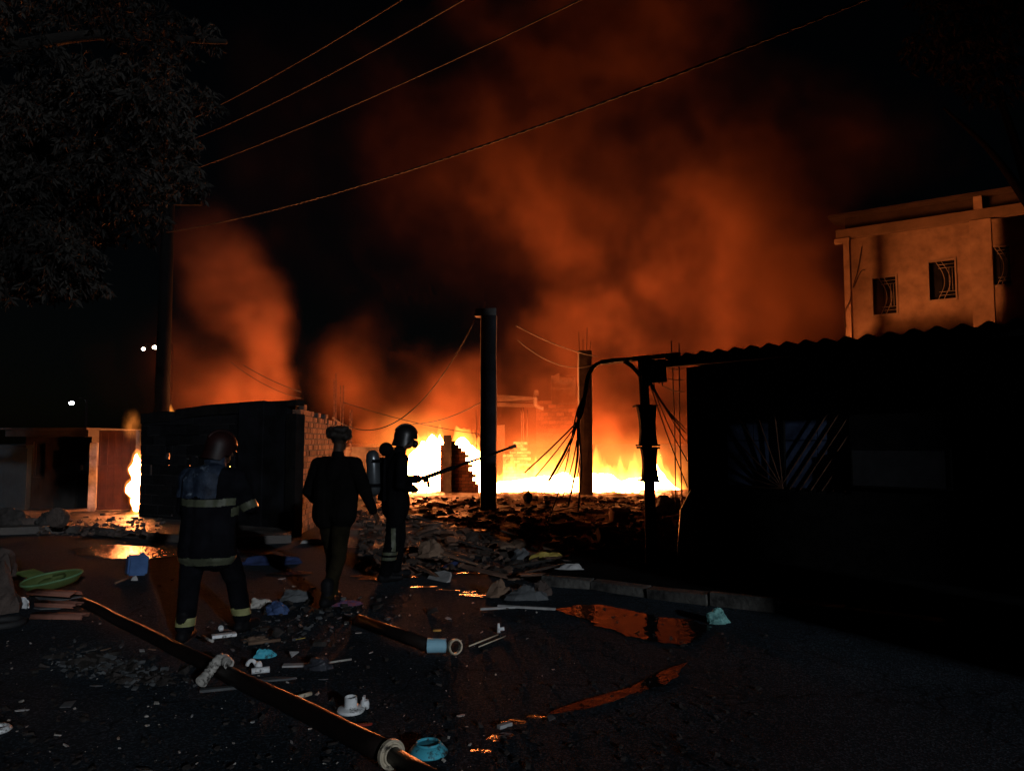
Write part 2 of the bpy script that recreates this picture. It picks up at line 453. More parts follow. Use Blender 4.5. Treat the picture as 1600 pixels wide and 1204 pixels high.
# ------------------------------------------------------------------ ground
def grid(x0, x1, y0, y1, nx, ny, hf, name, m, kind='structure', smooth=True):
    vs = [(x0 + (x1 - x0) * i / nx, y0 + (y1 - y0) * j / ny) for j in range(ny + 1) for i in range(nx + 1)]
    vs = [(x, y, hf(x, y)) for x, y in vs]
    fs = [(j * (nx + 1) + i, j * (nx + 1) + i + 1, (j + 1) * (nx + 1) + i + 1, (j + 1) * (nx + 1) + i) for j in range(ny) for i in range(nx)]
    mb = MB(); mb.add(vs, fs)
    o = mb.build(name, m, smooth=smooth)
    return tag(o, kind=kind)
g = MB(); g.add([(-400, -200, -0.004), (400, -200, -0.004), (400, 600, -0.004), (-400, 600, -0.004)], [(0, 1, 2, 3)])
tag(g.build('ground', M_ASPH), kind='structure')
# the burnt lot: churned heap of ash and rubble that rises towards the fire
def lot_h(x, y):
    e = min(1, max(0, (y - (9.6 + 0.25 * noise.noise(Vector((x * 0.9, 0, 3))) - 0.55 * min(0, x))) / 3.5))
    e *= min(1, max(0, (x + 3.7) / 0.8))
    h = 0.07 * e + 0.06 * e * min(1, max(0, (y - 13) / 5))
    p = Vector((x, y, 0))
    h += e * (0.05 * noise.noise(p * 0.8) + 0.05 * noise.noise(p * 2.1 + Vector((5, 0, 0))) + 0.045 * abs(noise.noise(p * 5.3)) + 0.02 * noise.noise(p * 13))
    m1 = math.exp(-(((x - 4.2) / 1.0) ** 2 + ((y - 17.5) / 1.6) ** 2)); h += 0.24 * m1
    m2 = math.exp(-(((x + 1.7) / 1.6) ** 2 + ((y - 20.5) / 1.5) ** 2)); h += 0.12 * m2
    m3 = math.exp(-(((x - 0.9) / 1.4) ** 2 + ((y - 20.6) / 1.2) ** 2)); h += 0.08 * m3
    m4 = math.exp(-(((x - 2.2) / 0.75) ** 2 + ((y - 12.6) / 1.1) ** 2)); h += (0.34 + 0.10 * noise.noise(p * 3.1)) * m4
    return h - 0.03 * (1 - e) - 0.02
grid(-4.4, 9, 8.8, 36, 180, 330, lot_h, 'rubble_ground', M_RUBBLE)
# raised pavement in front of the gate and the burnt room
pv = MB()
q = [gp(-60, 838), gp(100, 832), gp(130, 833), gp(262, 846), gp(345, 852), gp(455, 848), gp(455, 815), gp(225, 790), gp(-60, 795)]
pv.prism([(p.x, p.y) for p in q], 0.0, 0.13)
tag(pv.build('pavement', M_PAVE), kind='structure')
slab = empty('concrete_slab', (0, 0, 0), label='flat concrete floor slab at the foot of the tall dark column, edge catching firelight', cat='slab')
sb = MB(); sb.prism([(-0.35, 17.1), (3.4, 17.6), (3.3, 19.2), (-0.5, 19.0)], 0.0, 0.14); sb.build('slab_body', M_SOOT, slab)

# kerb along the right pavement
kp = [gp(850, 912), gp(960, 924), gp(1080, 940), gp(1190, 952), gp(1300, 966), gp(1460, 990)]
kpts = spline([Vector((p.x, p.y, 0)) for p in kp], 4)
kerb = empty('kerb', (0, 0, 0)); tag(kerb, kind='structure')
acc = [0.0]
for i in range(1, len(kpts)): acc.append(acc[-1] + (kpts[i] - kpts[i - 1]).length)
def along(s):
    for i in range(1, len(kpts)):
        if s <= acc[i] or i == len(kpts) - 1:
            f = (s - acc[i - 1]) / (acc[i] - acc[i - 1]); return kpts[i - 1].lerp(kpts[i], f), (kpts[i] - kpts[i - 1]).normalized()
s = 0.0
kr = random.Random(4)
while s < acc[-1] - 0.3:
    L = kr.uniform(0.55, 0.85)
    p, d = along(s + L / 2)
    k = MB(); k.box((-L / 2 + 0.012, -0.075, 0), (L / 2 - 0.012, 0.075, kr.uniform(0.10, 0.135)), jit=0.012, rnd=kr)
    k.build('kerb_stone', M_KERB, kerb, loc=p, rot=(kr.uniform(-.05, .05), 0, math.atan2(d.y, d.x) + kr.uniform(-.03, .03)))
    s += L
WD = Vector((0.669, -0.743, 0)); WN = Vector((0.743, 0.669, 0)); W0 = Vector((2.5, 11.1, 0))
sw = MB()
kk = [(p.x + 0.08 * WN.x, p.y + 0.08 * WN.y) for p in kpts]
far = W0 + WD * 9; near = W0 - WD * 0.6
sw.prism(kk + [(far.x, far.y), (near.x, near.y), (0.9, 11.2)], 0.0, 0.105)
tag(sw.build('pavement', mat('dark_pavement', (0.010, 0.010, 0.0105), 0.95, (0.004, 0.004, 0.004), 2.0, 0.01, 30, spec=0.0)), kind='structure')

def puddle(pts, z, seed, wob=0.12, m=None):
    ctr = sum((Vector((p.x, p.y, 0)) for p in pts), Vector()) / len(pts)
    ring = spline([Vector((p.x, p.y, 0)) for p in pts] + [Vector((pts[0].x, pts[0].y, 0))], 26)[:-1]
    out = []
    for p in ring:
        n_ = sum(noise.noise(Vector((p.x * f_, p.y * f_, seed))) * wob * a_ for f_, a_ in ((2.2, 1.2), (6, 0.9), (15, 0.5), (34, 0.3)))
        out.append(p + (p - ctr).normalized() * n_)
    mb = MB(); mb.add([Vector((p.x, p.y, 0)) for p in out], [tuple(range(len(out)))])
    o = mb.build('puddle', m or M_WATER2, loc=(0, 0, z)); tag(o, kind='structure')
    bm = bmesh.new(); bm.from_mesh(o.data); bmesh.ops.triangulate(bm, faces=bm.faces[:]); bm.normal_update()
    for f in bm.faces:
        if f.normal.z < 0: f.normal_flip()
    bm.to_mesh(o.data); bm.free()
    return o
puddle([gp(x, y) for x, y in ((868, 952), (940, 948), (1080, 972), (1090, 1000), (1030, 1004), (940, 978))], 0.004, 1, 0.10, M_WATER)
puddle([gp(x, y) for x, y in ((110, 858), (180, 851), (262, 857), (290, 866), (220, 873), (130, 868))], 0.004, 2, 0.10)
puddle([gp(x, y) for x, y in ((1072, 1036), (1040, 1046), (985, 1072), (905, 1096), (868, 1112), (930, 1104), (1000, 1082), (1052, 1060))], 0.004, 3, 0.055, M_WATER)
rpd = random.Random(3)
def splash(px, py, L, w, z=0.004):
    c = gp(px, py, z)
    an = rpd.uniform(-0.2, 0.3)
    ring = [c + Vector((math.cos(t) * L / 2 * math.cos(an) - math.sin(t) * w / 2 * math.sin(an), math.cos(t) * L / 2 * math.sin(an) + math.sin(t) * w / 2 * math.cos(an), 0)) for t in [2 * math.pi * k / 7 for k in range(7)]]
    puddle(ring, z, rpd.uniform(0, 50), min(L, w) * 0.5)
for (px, py, L, w) in ((590, 904, 0.45, 0.16), (560, 900, 0.3, 0.1), (660, 916, 0.35, 0.08), (700, 921, 0.3, 0.06), (752, 929, 0.45, 0.14), (735, 924, 0.22, 0.08), (725, 893, 0.4, 0.22), (745, 893, 0.25, 0.12), (688, 884, 0.3, 0.14), (790, 897, 0.3, 0.16),
        (700, 868, 0.6, 0.4), (740, 862, 0.5, 0.3), (640, 900, 0.3, 0.1), (455, 895, 0.5, 0.2), (380, 866, 0.6, 0.25), (800, 1128, 0.2, 0.1), (780, 1150, 0.16, 0.12), (752, 1172, 0.12, 0.05), (845, 1118, 0.16, 0.08)):
    splash(px, py, L, w)

# ------------------------------------------------------------------ laid masonry
UNIT = []
for k in range(4):
    rr = random.Random(40 + k); mb = MB(); mb.box((0, 0, 0), (1, 1, 1), jit=0.018, rnd=rr); UNIT.append(mb)
UNIT_ME = {}
def unit_mesh(k, m):
    if (k, m.name) not in UNIT_ME: UNIT_ME[(k, m.name)] = UNIT[k].mesh('brick', m)
    return UNIT_ME[(k, m.name)]
def brick_wall(parent, origin, rz, length, thick, bl, bh, hfun, m, mm, joint=0.012, holes=(), name='brick', seed=1, ragged=0.0, u0=0.0, z0=0.0):
    """running bond of separate bricks over a recessed mortar core; hfun(u) is the wall's height, holes are (u, z, w, h)"""
    rnd = random.Random(seed)
    M = Matrix.Translation(origin) @ Matrix.Rotation(rz, 4, 'Z')
    core = MB()
    rows = int(4.5 / (bh + joint))
    cnt = 0
    for j in range(rows):
        zb = z0 + j * (bh + joint)
        u = u0 - (0.5 * bl if j % 2 else 0)
        while u < length:
            a, b = max(u, u0), min(u + bl, length)
            u += bl + joint
            if b - a < 0.03: continue
            hm = min(hfun(a + 0.01), hfun(b - 0.01), hfun((a + b) / 2))
            if zb + bh > hm + rnd.uniform(-ragged, ragged): continue
            segs = [(a, b)]
            for (hu, hz, hw, hh) in holes:
                if zb < hz + hh / 2 and zb + bh > hz - hh / 2:
                    ns = []
                    for (p, q_) in segs:
                        l, r_ = hu - hw / 2 + rnd.uniform(-.02, .02), hu + hw / 2 + rnd.uniform(-.02, .02)
                        if r_ <= p or l >= q_: ns.append((p, q_)); continue
                        if l - p > 0.03: ns.append((p, l))
                        if q_ - r_ > 0.03: ns.append((r_, q_))
                        l2, r2_ = max(l, p), min(r_, q_)
                        for za, zc in ((zb, min(zb + bh, hz - hh / 2)), (max(zb, hz + hh / 2), zb + bh)):
                            if zc - za > 0.025 and r2_ - l2 > 0.02:
                                o = obj_of(unit_mesh(rnd.randrange(4), m), name, parent)
                                o.matrix_local = M @ TR((l2 - 0.006, 0.0, za), (0, 0, 0), (r2_ - l2 + 0.012, thick, zc - za))
                    segs = ns
            for p, q_ in segs:
                dy = rnd.uniform(-0.012, 0.012)
                o = obj_of(unit_mesh(rnd.randrange(4), m), name, parent)
                o.matrix_local = M @ TR((p, dy, zb), (0, 0, 0), (q_ - p, thick, bh))
                e = joint * 1.1
                core.box((p - (e if p > u0 else 0), 0.022, zb - (joint if j else 0)), (q_ + e * (q_ < length - 0.02), thick - 0.022, zb + bh), M)
                cnt += 1
    core.build('mortar', mm, parent)
    return cnt
# ------------------------------------------------------------------ burnt block room on the left
A, B = gp(216, 817), gp(463, 838)
A.z = B.z = 0
wd = (B - A); WL = wd.length; wd.normalize(); RZ = math.atan2(wd.y, wd.x)
def wall_uv(px, py, O, d):
    """where the sight line through a pixel meets the vertical plane through O along d: (u, z)"""
    r_ = ray(px, py); n_ = Vector((-d.y, d.x, 0))
    k = (O - Vector((0, 0, CAM_H))).dot(n_) / r_.dot(n_)
    p = Vector((0, 0, CAM_H)) + r_ * k
    return (p - O).dot(d), p.z
room = empty('burnt_block_building', A, label='roofless burnt block building with ember holes in its front wall and a brick side wall', cat='building')
top = [(216, 647), (262, 642), (266, 648), (271, 640), (330, 632), (400, 627), (464, 625)]
tu = [wall_uv(x, y, A, wd) for x, y in top]
def room_top(u):
    for (u0, z0), (u1, z1) in zip(tu, tu[1:]):
        if u <= u1: return z0 + (z1 - z0) * max(0, (u - u0)) / max(1e-6, u1 - u0)
    return tu[-1][1]
hl = []
for (x, y, w, h) in ((265, 712, 4, 11), (402, 740, 3, 6), (360, 718, 3, 9), (334, 718, 2, 6), (297, 716, 2, 4), (238, 733, 2, 15), (271, 804, 2, 3), (310, 713, 1, 3)):
    u, z = wall_uv(x, y, A, wd); hl.append((u - 0.06, z, w * 14.5 / F_PX + 0.09, h * 14.5 / F_PX))
uP = wall_uv(372, 800, A, wd)[0]
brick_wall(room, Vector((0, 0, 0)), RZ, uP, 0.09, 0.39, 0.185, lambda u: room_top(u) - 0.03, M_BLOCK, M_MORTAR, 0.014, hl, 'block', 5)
# a rough cast capping and plaster pilasters
MM = Matrix.Rotation(RZ, 4, 'Z')
cp = MB()
us = [WL * i / 28 for i in range(29)]
for a, b_ in zip(us, us[1:]):
    if a >= uP - 0.01: break
    if abs(a - tu[2][0]) < 0.06: continue
    za, zb = room_top(a), room_top(b_)
    vs = [(a, -0.03, za - 0.20), (b_, -0.03, zb - 0.20), (b_, 0.17, zb - 0.20), (a, 0.17, za - 0.20), (a, -0.03, za), (b_, -0.03, zb), (b_, 0.17, zb), (a, 0.17, za)]
    cp.add([MM @ Vector(v) for v in vs], [(0,3,2,1),(4,5,6,7),(0,1,5,4),(1,2,6,5),(2,3,7,6),(3,0,4,7)])
cp.build('capping', M_BLACK, room)
rp = random.Random(12)
def pilaster(px0, px1, y, m, gaps=()):
    u0, u1 = wall_uv(px0, 800, A, wd)[0], wall_uv(px1, 800, A, wd)[0]
    n_ = 10
    pm = MB()
    zt = room_top((u0 + u1) / 2)
    zs = [0.0] + sorted(z for g_ in gaps for z in (g_[0] - g_[1], g_[0] + g_[1])) + [zt]
    for k in range(0, len(zs) - 1, 2):
        pm.box((u0, y, zs[k]), (u1, y + 0.2, zs[k + 1]), MM, jit=0.012, rnd=rp)
    return pm.build('plaster_panel', m, room)
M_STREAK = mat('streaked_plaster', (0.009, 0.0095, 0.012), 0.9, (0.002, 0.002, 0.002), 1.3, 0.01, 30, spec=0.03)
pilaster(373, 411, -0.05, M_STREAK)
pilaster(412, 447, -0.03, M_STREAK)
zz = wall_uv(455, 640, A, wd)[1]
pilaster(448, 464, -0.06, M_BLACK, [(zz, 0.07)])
# brick side wall with a broken, stepped top
B2 = at(541, 690, 19.0); B2.z = 0
sd = (B2 - B); SL = sd.length; sd.normalize(); SRZ = math.atan2(sd.y, sd.x)
stop = [wall_uv(x, y, B, sd) for x, y in ((466, 628), (480, 628), (486, 642), (500, 645), (520, 656), (541, 662))]
def side_top(u):
    for (u0, z0), (u1, z1) in zip(stop, stop[1:]):
        if u <= u1: return z0 + (z1 - z0) * max(0, (u - u0)) / max(1e-6, u1 - u0)
    return stop[-1][1]
nb = brick_wall(room, B - A, SRZ, SL, 0.14, 0.225, 0.085, side_top, M_BRICK, M_BRMORT, 0.022, (), 'brick', 9, 0.10, u0=0.12)
# back and left walls of the room
bw = MB()
back = (A + Vector((-0.2, 6.5, 0)))
bw.box((-0.35, 6.8, 0), (4.2, 7.0, 1.5)); bw.box((-0.4, 0.6, 0), (-0.25, 6.8, 1.9))
bw.build('back_wall', M_SOOT, room)
# ------------------------------------------------------------------ pier at the wall's left end with the flame beside it
# ------------------------------------------------------------------ metal gate
G0, G1 = gp(143, 807), gp(222, 806); G0.z = G1.z = 0
gd = (G1 - G0); GL = gd.length; GRZ = math.atan2(gd.y, gd.x)
gate = empty('metal_gate', G0 + Vector((0, 0, 0.13)), (0, 0, GRZ), 'rust red sheet metal gate with upright ribs beside the narrow flame', 'gate')
gh = 1.72
nP = 6
for i in range(nP):
    u0 = 0.12 + (GL - 0.12) * i / nP; u1 = 0.12 + (GL - 0.12) * (i + 1) / nP
    mb = MB(); mb.box((u0 + 0.004, 0.0, 0.05), (u1 - 0.004, 0.02, gh)); mb.build('panel', M_GATE, gate)
    mb = MB(); mb.box((u0 - 0.018, -0.022, 0.05), (u0 + 0.018, -0.001, gh)); mb.build('rib', M_GATE, gate)
for z in (0.02, 0.95, gh):
    mb = MB(); mb.box((0.1, -0.03, z), (GL, 0.03, z + 0.05)); mb.build('rail', M_GATE, gate)
mb = MB(); mb.box((-0.06, -0.08, -0.1), (0.09, 0.08, 1.5), jit=0.006); mb.build('gate_post', M_OFFW, gate)
# ------------------------------------------------------------------ small house at the far left
H0, H1 = gp(30, 803), gp(140, 803); H0.z = H1.z = 0
hd = (H1 - H0); HL = hd.length; HRZ = math.atan2(hd.y, hd.x)
M_HOUSE = mat('dull_house_paint', (0.014, 0.012, 0.011), 0.9, (0.008, 0.007, 0.0065), 1.5, 0.004, 30)
M_TRIM = mat('pale_trim', (0.02, 0.02, 0.021), 0.9, (0.012, 0.012, 0.012), 2.0, 0.004, 30)
M_BLUEW = mat('blue_wall_paint', (0.015, 0.026, 0.032), 0.9, (0.009, 0.015, 0.019), 1.6, 0.004, 30)
hs = empty('small_house', H0, (0, 0, HRZ), 'low house with pale flat roof slab and small dark window, left of the gate', 'house')
def hu(px): return wall_uv(px, 780, H0, hd.normalized())[0]
def hz(py, px=80): return wall_uv(px, py, H0, hd.normalized())[1]
# front wall pieces round the openings
wt = hz(682)
xs = [hu(36), hu(48), hu(68), hu(80), hu(93), hu(117), hu(140)]
mb = MB()
z1, z2, z3, z4 = hz(745), hz(690), hz(730), hz(703)
mb.box((xs[0], 0, 0), (xs[1], 0.18, wt)); mb.box((xs[1], 0, 0), (xs[2], 0.18, z1)); mb.box((xs[1], 0, z2), (xs[2], 0.18, wt))
mb.box((xs[2], 0, 0), (xs[3], 0.18, wt)); mb.box((xs[3], 0, 0), (xs[4], 0.18, z3)); mb.box((xs[3], 0, z4), (xs[4], 0.18, wt))
mb.box((xs[4], 0, 0), (xs[5], 0.18, wt)); mb.box((xs[5], 0, hz(715)), (xs[6], 0.18, wt))
mb.box((xs[0], 4.0, 0), (xs[6], 4.18, wt)); mb.box((xs[0], 0.18, 0), (xs[0] + 0.18, 4, wt)); mb.box((xs[6] - 0.18, 0.18, 0), (xs[6], 4, wt))
mb.build('wall', M_HOUSE, hs)
mb = MB(); mb.box((xs[0] - 0.25, -0.35, wt + 0.003), (xs[6] + 0.1, 4.3, wt + 0.15)); rf = mb.build('roof_slab', M_TRIM, hs)
mb = MB(); mb.box((xs[0] - 0.33, -0.43, wt + 0.153), (xs[6] + 0.1, 4.38, wt + 0.2)); mb.build('roof_lip', M_TRIM, rf)
for a, b_, za, zb in ((xs[1], xs[2], z1, z2), (xs[3], xs[4], z3, z4)):
    w_ = empty('window', ((a + b_) / 2, 0.09, (za + zb) / 2)); w_.parent = hs
    hw, hh = (b_ - a) / 2, (zb - za) / 2
    mb = MB(); mb.box((-hw, -0.01, -hh), (hw, 0.01, hh)); mb.build('pane', M_DARKGL, w_)
    mb = MB()
    for (p, q_) in (((-hw, -hh), (-hw + .04, hh)), ((hw - .04, -hh), (hw, hh)), ((-hw + .04, -hh), (hw - .04, -hh + .04)), ((-hw + .04, hh - .04), (hw - .04, hh))):
        mb.box((p[0], -0.03, p[1]), (q_[0], 0.03, q_[1]))
    mb.build('frame', M_HOUSE, w_)
mb = MB(); mb.box((xs[5] + 0.02, 0.08, 0.02), (xs[6] - 0.02, 0.12, hz(716))); dr = mb.build('door', M_BLACK, hs)
mb = MB(); mb.box((xs[5] + 0.08, 0.04, 1.0), (xs[5] + 0.12, 0.079, 1.12)); mb.build('handle', M_RUST, dr)
nw = MB(); p0 = gp(-160, 806); p1 = gp(34, 806)
nw.box((p0.x, p0.y + 0.1, 0), (p1.x, p1.y + 0.28, 1.65 - 10 * p0.y / F_PX)); nw.box((p0.x, p0.y + 0.05, 1.652 - 10 * p0.y / F_PX), (p1.x, p1.y + 0.33, 1.72 - 10 * p0.y / F_PX))
tag(nw.build('garden_wall', M_BLUEW), 'plain dark blue garden wall at the far left edge, beside the low house', 'wall')

# ------------------------------------------------------------------ street lamps and the utility pole
M_LAMPB = emis('lamp_white', (0.85, 0.95, 1.0), 60.0)
M_LAMPW = emis('lamp_warm', (1.0, 0.82, 0.6), 40.0)
M_POLE = mat('pole_concrete', (0.004, 0.0035, 0.0035), 0.95, None, 3.0, spec=0.03)
def street_lamp(px, py, Y, label, m, r_, group=None):
    p = at(px, py, Y)
    e = empty('street_lamp', (p.x + 0.9, Y, 0), label=label, cat='street lamp', group=group)
    mb = MB(); mb.tube([(0, 0, 0), (0, 0, p.z + 0.1)], [0.11, 0.07], 10); mb.build('pole', M_POLE, e)
    mb = MB(); mb.tube(spline([(0, 0, p.z + 0.05), (-0.35, 0, p.z + 0.22), (-0.75, 0, p.z + 0.16)], 5), 0.035, 8); mb.build('arm', M_POLE, e)
    mb = MB(); mb.lathe([(0.05, 0.16), (0.16, 0.12), (0.2, 0.04), (0.19, 0.0)], 14, TR((-0.9, 0, p.z))); h_ = mb.build('lamp_head', M_POLE, e, smooth=True)
    mb = MB(); mb.lathe([(r_ * 0.4, 0.0), (r_, -0.5 * r_), (r_, -0.9 * r_), (r_ * 0.5, -1.5 * r_)], 12, TR((-0.9, 0, p.z))); mb.build('bulb', m, h_, smooth=True)
street_lamp(112, 627, 46, 'distant cold white street lamp glowing over the low house roof', M_LAMPB, 0.13)
street_lamp(224, 543, 40, 'distant warm street lamp, left and lower one of the pair by the utility pole', M_LAMPW, 0.09)
street_lamp(242, 540, 40, 'distant warm street lamp, right and brighter one of the pair by the utility pole', M_LAMPW, 0.11)
up = empty('utility_pole', (at(254, 600, 18.5).x, 18.5, 0), label='dark concrete utility pole rising behind the left wall into the tree', cat='utility pole')
mb = MB(); mb.tube([(0, 0, 0), (0, 0, 9.2)], [0.19, 0.13], 12); mb.build('shaft', M_POLE, up, smooth=True)
for z in (8.8, 7.4):
    mb = MB(); mb.box((-0.8, -0.05, z), (0.8, 0.05, z + 0.1)); ca = mb.build('cross_arm', M_POLE, up)
    for x in (-0.7, 0.25, 0.7):
        mb = MB(); mb.lathe([(0.03, 0), (0.05, 0.03), (0.03, 0.06), (0.05, 0.09), (0.02, 0.13)], 8, TR((x, 0, z + 0.1))); mb.build('insulator', M_POLE, ca, smooth=True)
# overhead wires
def wire(name, a, b_, sag, r_, label, m, cat='wire', twist=0.0):
    pts = catenary(a, b_, sag, 60)
    mb = MB()
    if twist:
        for ph in (0, math.pi):
            mb.tube([p + Vector((0, math.cos(i * 1.3 + ph) * twist, math.sin(i * 1.3 + ph) * twist)) for i, p in enumerate(catenary(a, b_, sag, 240))], r_, 5)
    else: mb.tube(pts, r_, 6)
    o = mb.build(name, m, smooth=True)
    return tag(o, label, cat)
wire('overhead_wire', at(254, 364, 18.5), at(1470, -48, 7.0), 0.35, 0.011, 'lowest overhead cable, slanting up rightward in front of the smoke', M_WIRE, twist=0.008)
wire('overhead_wire', at(250, 282, 18.5), at(1080, -85, 8.0), 0.18, 0.012, 'second overhead wire counted upward from the lowest cable', M_WIRE)
wire('overhead_wire', at(250, 236, 18.5), at(900, -105, 8.0), 0.22, 0.012, 'third overhead wire counted upward from the lowest cable', M_WIRE)
wire('overhead_wire', at(250, 208, 18.5), at(800, -110, 8.0), 0.16, 0.011, 'topmost overhead wire, close to the tree', M_WIRE)
wire('overhead_wire', at(806, 508, 17.6), at(934, 557, 22), 0.10, 0.012, 'short sagging wire from the tall column, upper one of two', M_WIRE)
wire('overhead_wire', at(808, 530, 17.6), at(936, 566, 22), 0.35, 0.010, 'short sagging wire from the tall column, lower one of two', M_WIRE)
wire('overhead_wire', at(520, 652, 19.2), at(742, 500, 17.6), 1.15, 0.013, 'deeply sagging cable above the firefighters reaching up to the tall column', M_DARKW)
wire('overhead_wire', at(536, 628, 19.2), at(752, 678, 22), 0.1, 0.010, 'thin wire running down rightward behind the helmeted firefighter', M_DARKW)
wire('overhead_wire', at(645, 662, 21), at(752, 628, 18), 0.12, 0.011, 'thin wire rising from above the helmet to the tall column', M_DARKW)
wire('overhead_wire', at(380, 570, 19), at(470, 612, 19), 0.05, 0.010, 'thin wire crossing the left smoke plume, upper one of two', M_DARKW)
wire('overhead_wire', at(360, 565, 19), at(470, 622, 19), 0.12, 0.008, 'thin wire crossing the left smoke plume, lower one of two', M_DARKW)

# ------------------------------------------------------------------ concrete columns and bare reinforcement
def ragged_column(name, px0, px1, top, base, Y, label, m, steps=14, jit=0.012, seed=3, dep=None):
    a, b_ = at(px0, 600, Y), at(px1, 600, Y)
    cx, w = (a.x + b_.x) / 2, b_.x - a.x
    zt = at(800, top, Y).z
    rnd = random.Random(seed)
    e = empty(name, (cx, Y + w / 2, 0), label=label, cat='column')
    vs, fs = [], []
    n = 12
    for i in range(steps + 1):
        z = zt * i / steps
        for k in range(n):
            an = 2 * math.pi * (k + 0.5) / n
            c, s_ = math.cos(an), math.sin(an)
            sq = 1 / max(abs(c), abs(s_))
            rr = min(sq, 1.28) * w / 2 * (1 + rnd.uniform(-jit, jit) * 2)
            vs.append((c * rr + 0.004 * math.sin(z * 3), s_ * rr, z + (rnd.uniform(-0.03, 0.03) if 0 < i < steps else 0)))
    for i in range(steps):
        for k in range(n):
            fs.append((i * n + k, i * n + (k + 1) % n, (i + 1) * n + (k + 1) % n, (i + 1) * n + k))
    fs.append(tuple(range(n - 1, -1, -1))); fs.append(tuple(steps * n + k for k in range(n)))
    mb = MB(); mb.add(vs, fs); mb.build('shaft', m, e)
    return e, zt, w
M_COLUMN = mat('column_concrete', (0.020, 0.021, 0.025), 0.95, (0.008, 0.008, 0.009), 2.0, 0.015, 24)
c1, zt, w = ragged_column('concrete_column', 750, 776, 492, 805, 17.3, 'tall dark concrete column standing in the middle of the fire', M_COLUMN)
mb = MB(); mb.box((-0.3, -0.12, zt + 0.003), (0.16, 0.1, zt + 0.14), jit=0.03); mb.build('broken_cap', M_SOOT, c1)
for x, y, h in ((-0.1, -0.1, 0.32), (0.12, 0.05, 0.2)):
    mb = MB(); mb.tube([(x, y, zt), (x + 0.02, y, zt + h)], 0.008, 6); mb.build('rebar', M_RUST, c1)
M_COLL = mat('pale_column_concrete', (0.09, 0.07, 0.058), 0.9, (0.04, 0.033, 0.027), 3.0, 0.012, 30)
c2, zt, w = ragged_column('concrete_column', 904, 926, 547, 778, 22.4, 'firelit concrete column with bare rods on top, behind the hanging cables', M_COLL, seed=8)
for i, (x, h) in enumerate(((-0.16, 0.55), (-0.05, 0.35), (0.06, 0.7), (0.15, 0.3))):
    mb = MB(); mb.tube([(x, -0.1 + 0.07 * i, zt - 0.1), (x + 0.02 * (i - 1), -0.1 + 0.07 * i, zt + h)], 0.011, 6); mb.build('rebar', M_RUST, c2)
def rods(label, Y, lst, zb=0.0, r_=0.012, ties=()):
    e = empty('reinforcement_rods', (at(lst[0][0], 600, Y).x, Y, 0), label=label, cat='rebar')
    o0 = Vector((at(lst[0][0], 600, Y).x, Y, 0))
    for i, (px, top, pxb, bot) in enumerate(lst):
        a, b_ = at(px, top, Y + 0.08 * (i % 3)), at(pxb, bot, Y + 0.08 * (i % 3))
        mb = MB(); mb.tube(spline([a - o0, a.lerp(b_, 0.5) - o0 + Vector((0.015 * (-1) ** i, 0, 0)), b_ - o0], 4), r_, 6); mb.build('rod', M_RUST, e, smooth=True)
    for (pa, pb, py) in ties:
        a, b_ = at(pa, py, Y - 0.02), at(pb, py, Y - 0.02)
        mb = MB(); mb.tube([a - o0, b_ - o0], r_ * 0.8, 5); mb.build('tie', M_RUST, e)
    return e
rods('four bare steel rods sticking up behind the broken brick side wall', 19.3, [(522, 592, 520, 780), (525, 583, 527, 780), (532, 602, 530, 780), (537, 602, 536, 780)])
rods('thin ladder-like steel cage standing right of the four rods', 19.6, [(547, 640, 545, 775), (550, 640, 549, 775)], ties=[(545, 551, y) for y in range(655, 770, 12)])
rods('two tall bent steel rods beside the dark shop corner', 13.5, [(1049, 532, 1056, 790), (1061, 536, 1066, 790)])
rods('thin steel rods rising from the ruin right of the tall column', 26.0, [(814, 638, 815, 700), (818, 636, 819, 700), (824, 640, 823, 700)])
rods('single thin wire rod hanging in front of the fire left of the tall column', 20.0, [(744, 640, 743, 770)], r_=0.007)

# ------------------------------------------------------------------ brick ruins in the fire
P0 = at(688, 768, 23.2); P0.z = 0
pier = empty('ruined_brick_pier', P0, label='ruined brick pier with a sloping broken top standing in the white fire', cat='ruin')
sc_ = 23.2 / F_PX
def pier_top(u):
    x = 688 + u / sc_
    pts = [(686, 700), (693, 674), (706, 674), (709, 684), (722, 694), (736, 710), (748, 755)]
    for (x0, y0), (x1, y1) in zip(pts, pts[1:]):
        if x <= x1: return at(x, y0 + (y1 - y0) * max(0, x - x0) / (x1 - x0), 23.2).z
    return 0.2
brick_wall(pier, Vector((0, 0, 0)), 0.12, 60 * sc_, 0.16, 0.20, 0.085, pier_top, M_BRICK, M_BRMORT, 0.014, (), 'brick', 21, 0.03)
mb = MB(); mb.box((0.09, -0.08, 0), (0.32, -0.003, at(698, 680, 23.2).z), jit=0.012); mb.build('concrete_core', M_SOOT, pier)
P1 = at(786, 768, 26.0); P1.z = 0
ruin2 = empty('ruined_brick_stub', P1, label='low stepped brick stub with rods just right of the tall column', cat='ruin')
s2 = 26.0 / F_PX
def stub_top(u):
    x = 786 + u / s2
    for xx, y in ((795, 706), (800, 698), (806, 690), (824, 685), (834, 705), (900, 760)):
        if x <= xx: return at(x, y, 26.0).z
    return 0.2
brick_wall(ruin2, Vector((0, 0, 0)), 0.1, 50 * s2, 0.16, 0.22, 0.09, stub_top, M_BRICK, M_BRMORT, 0.014, (), 'brick', 31, 0.03)
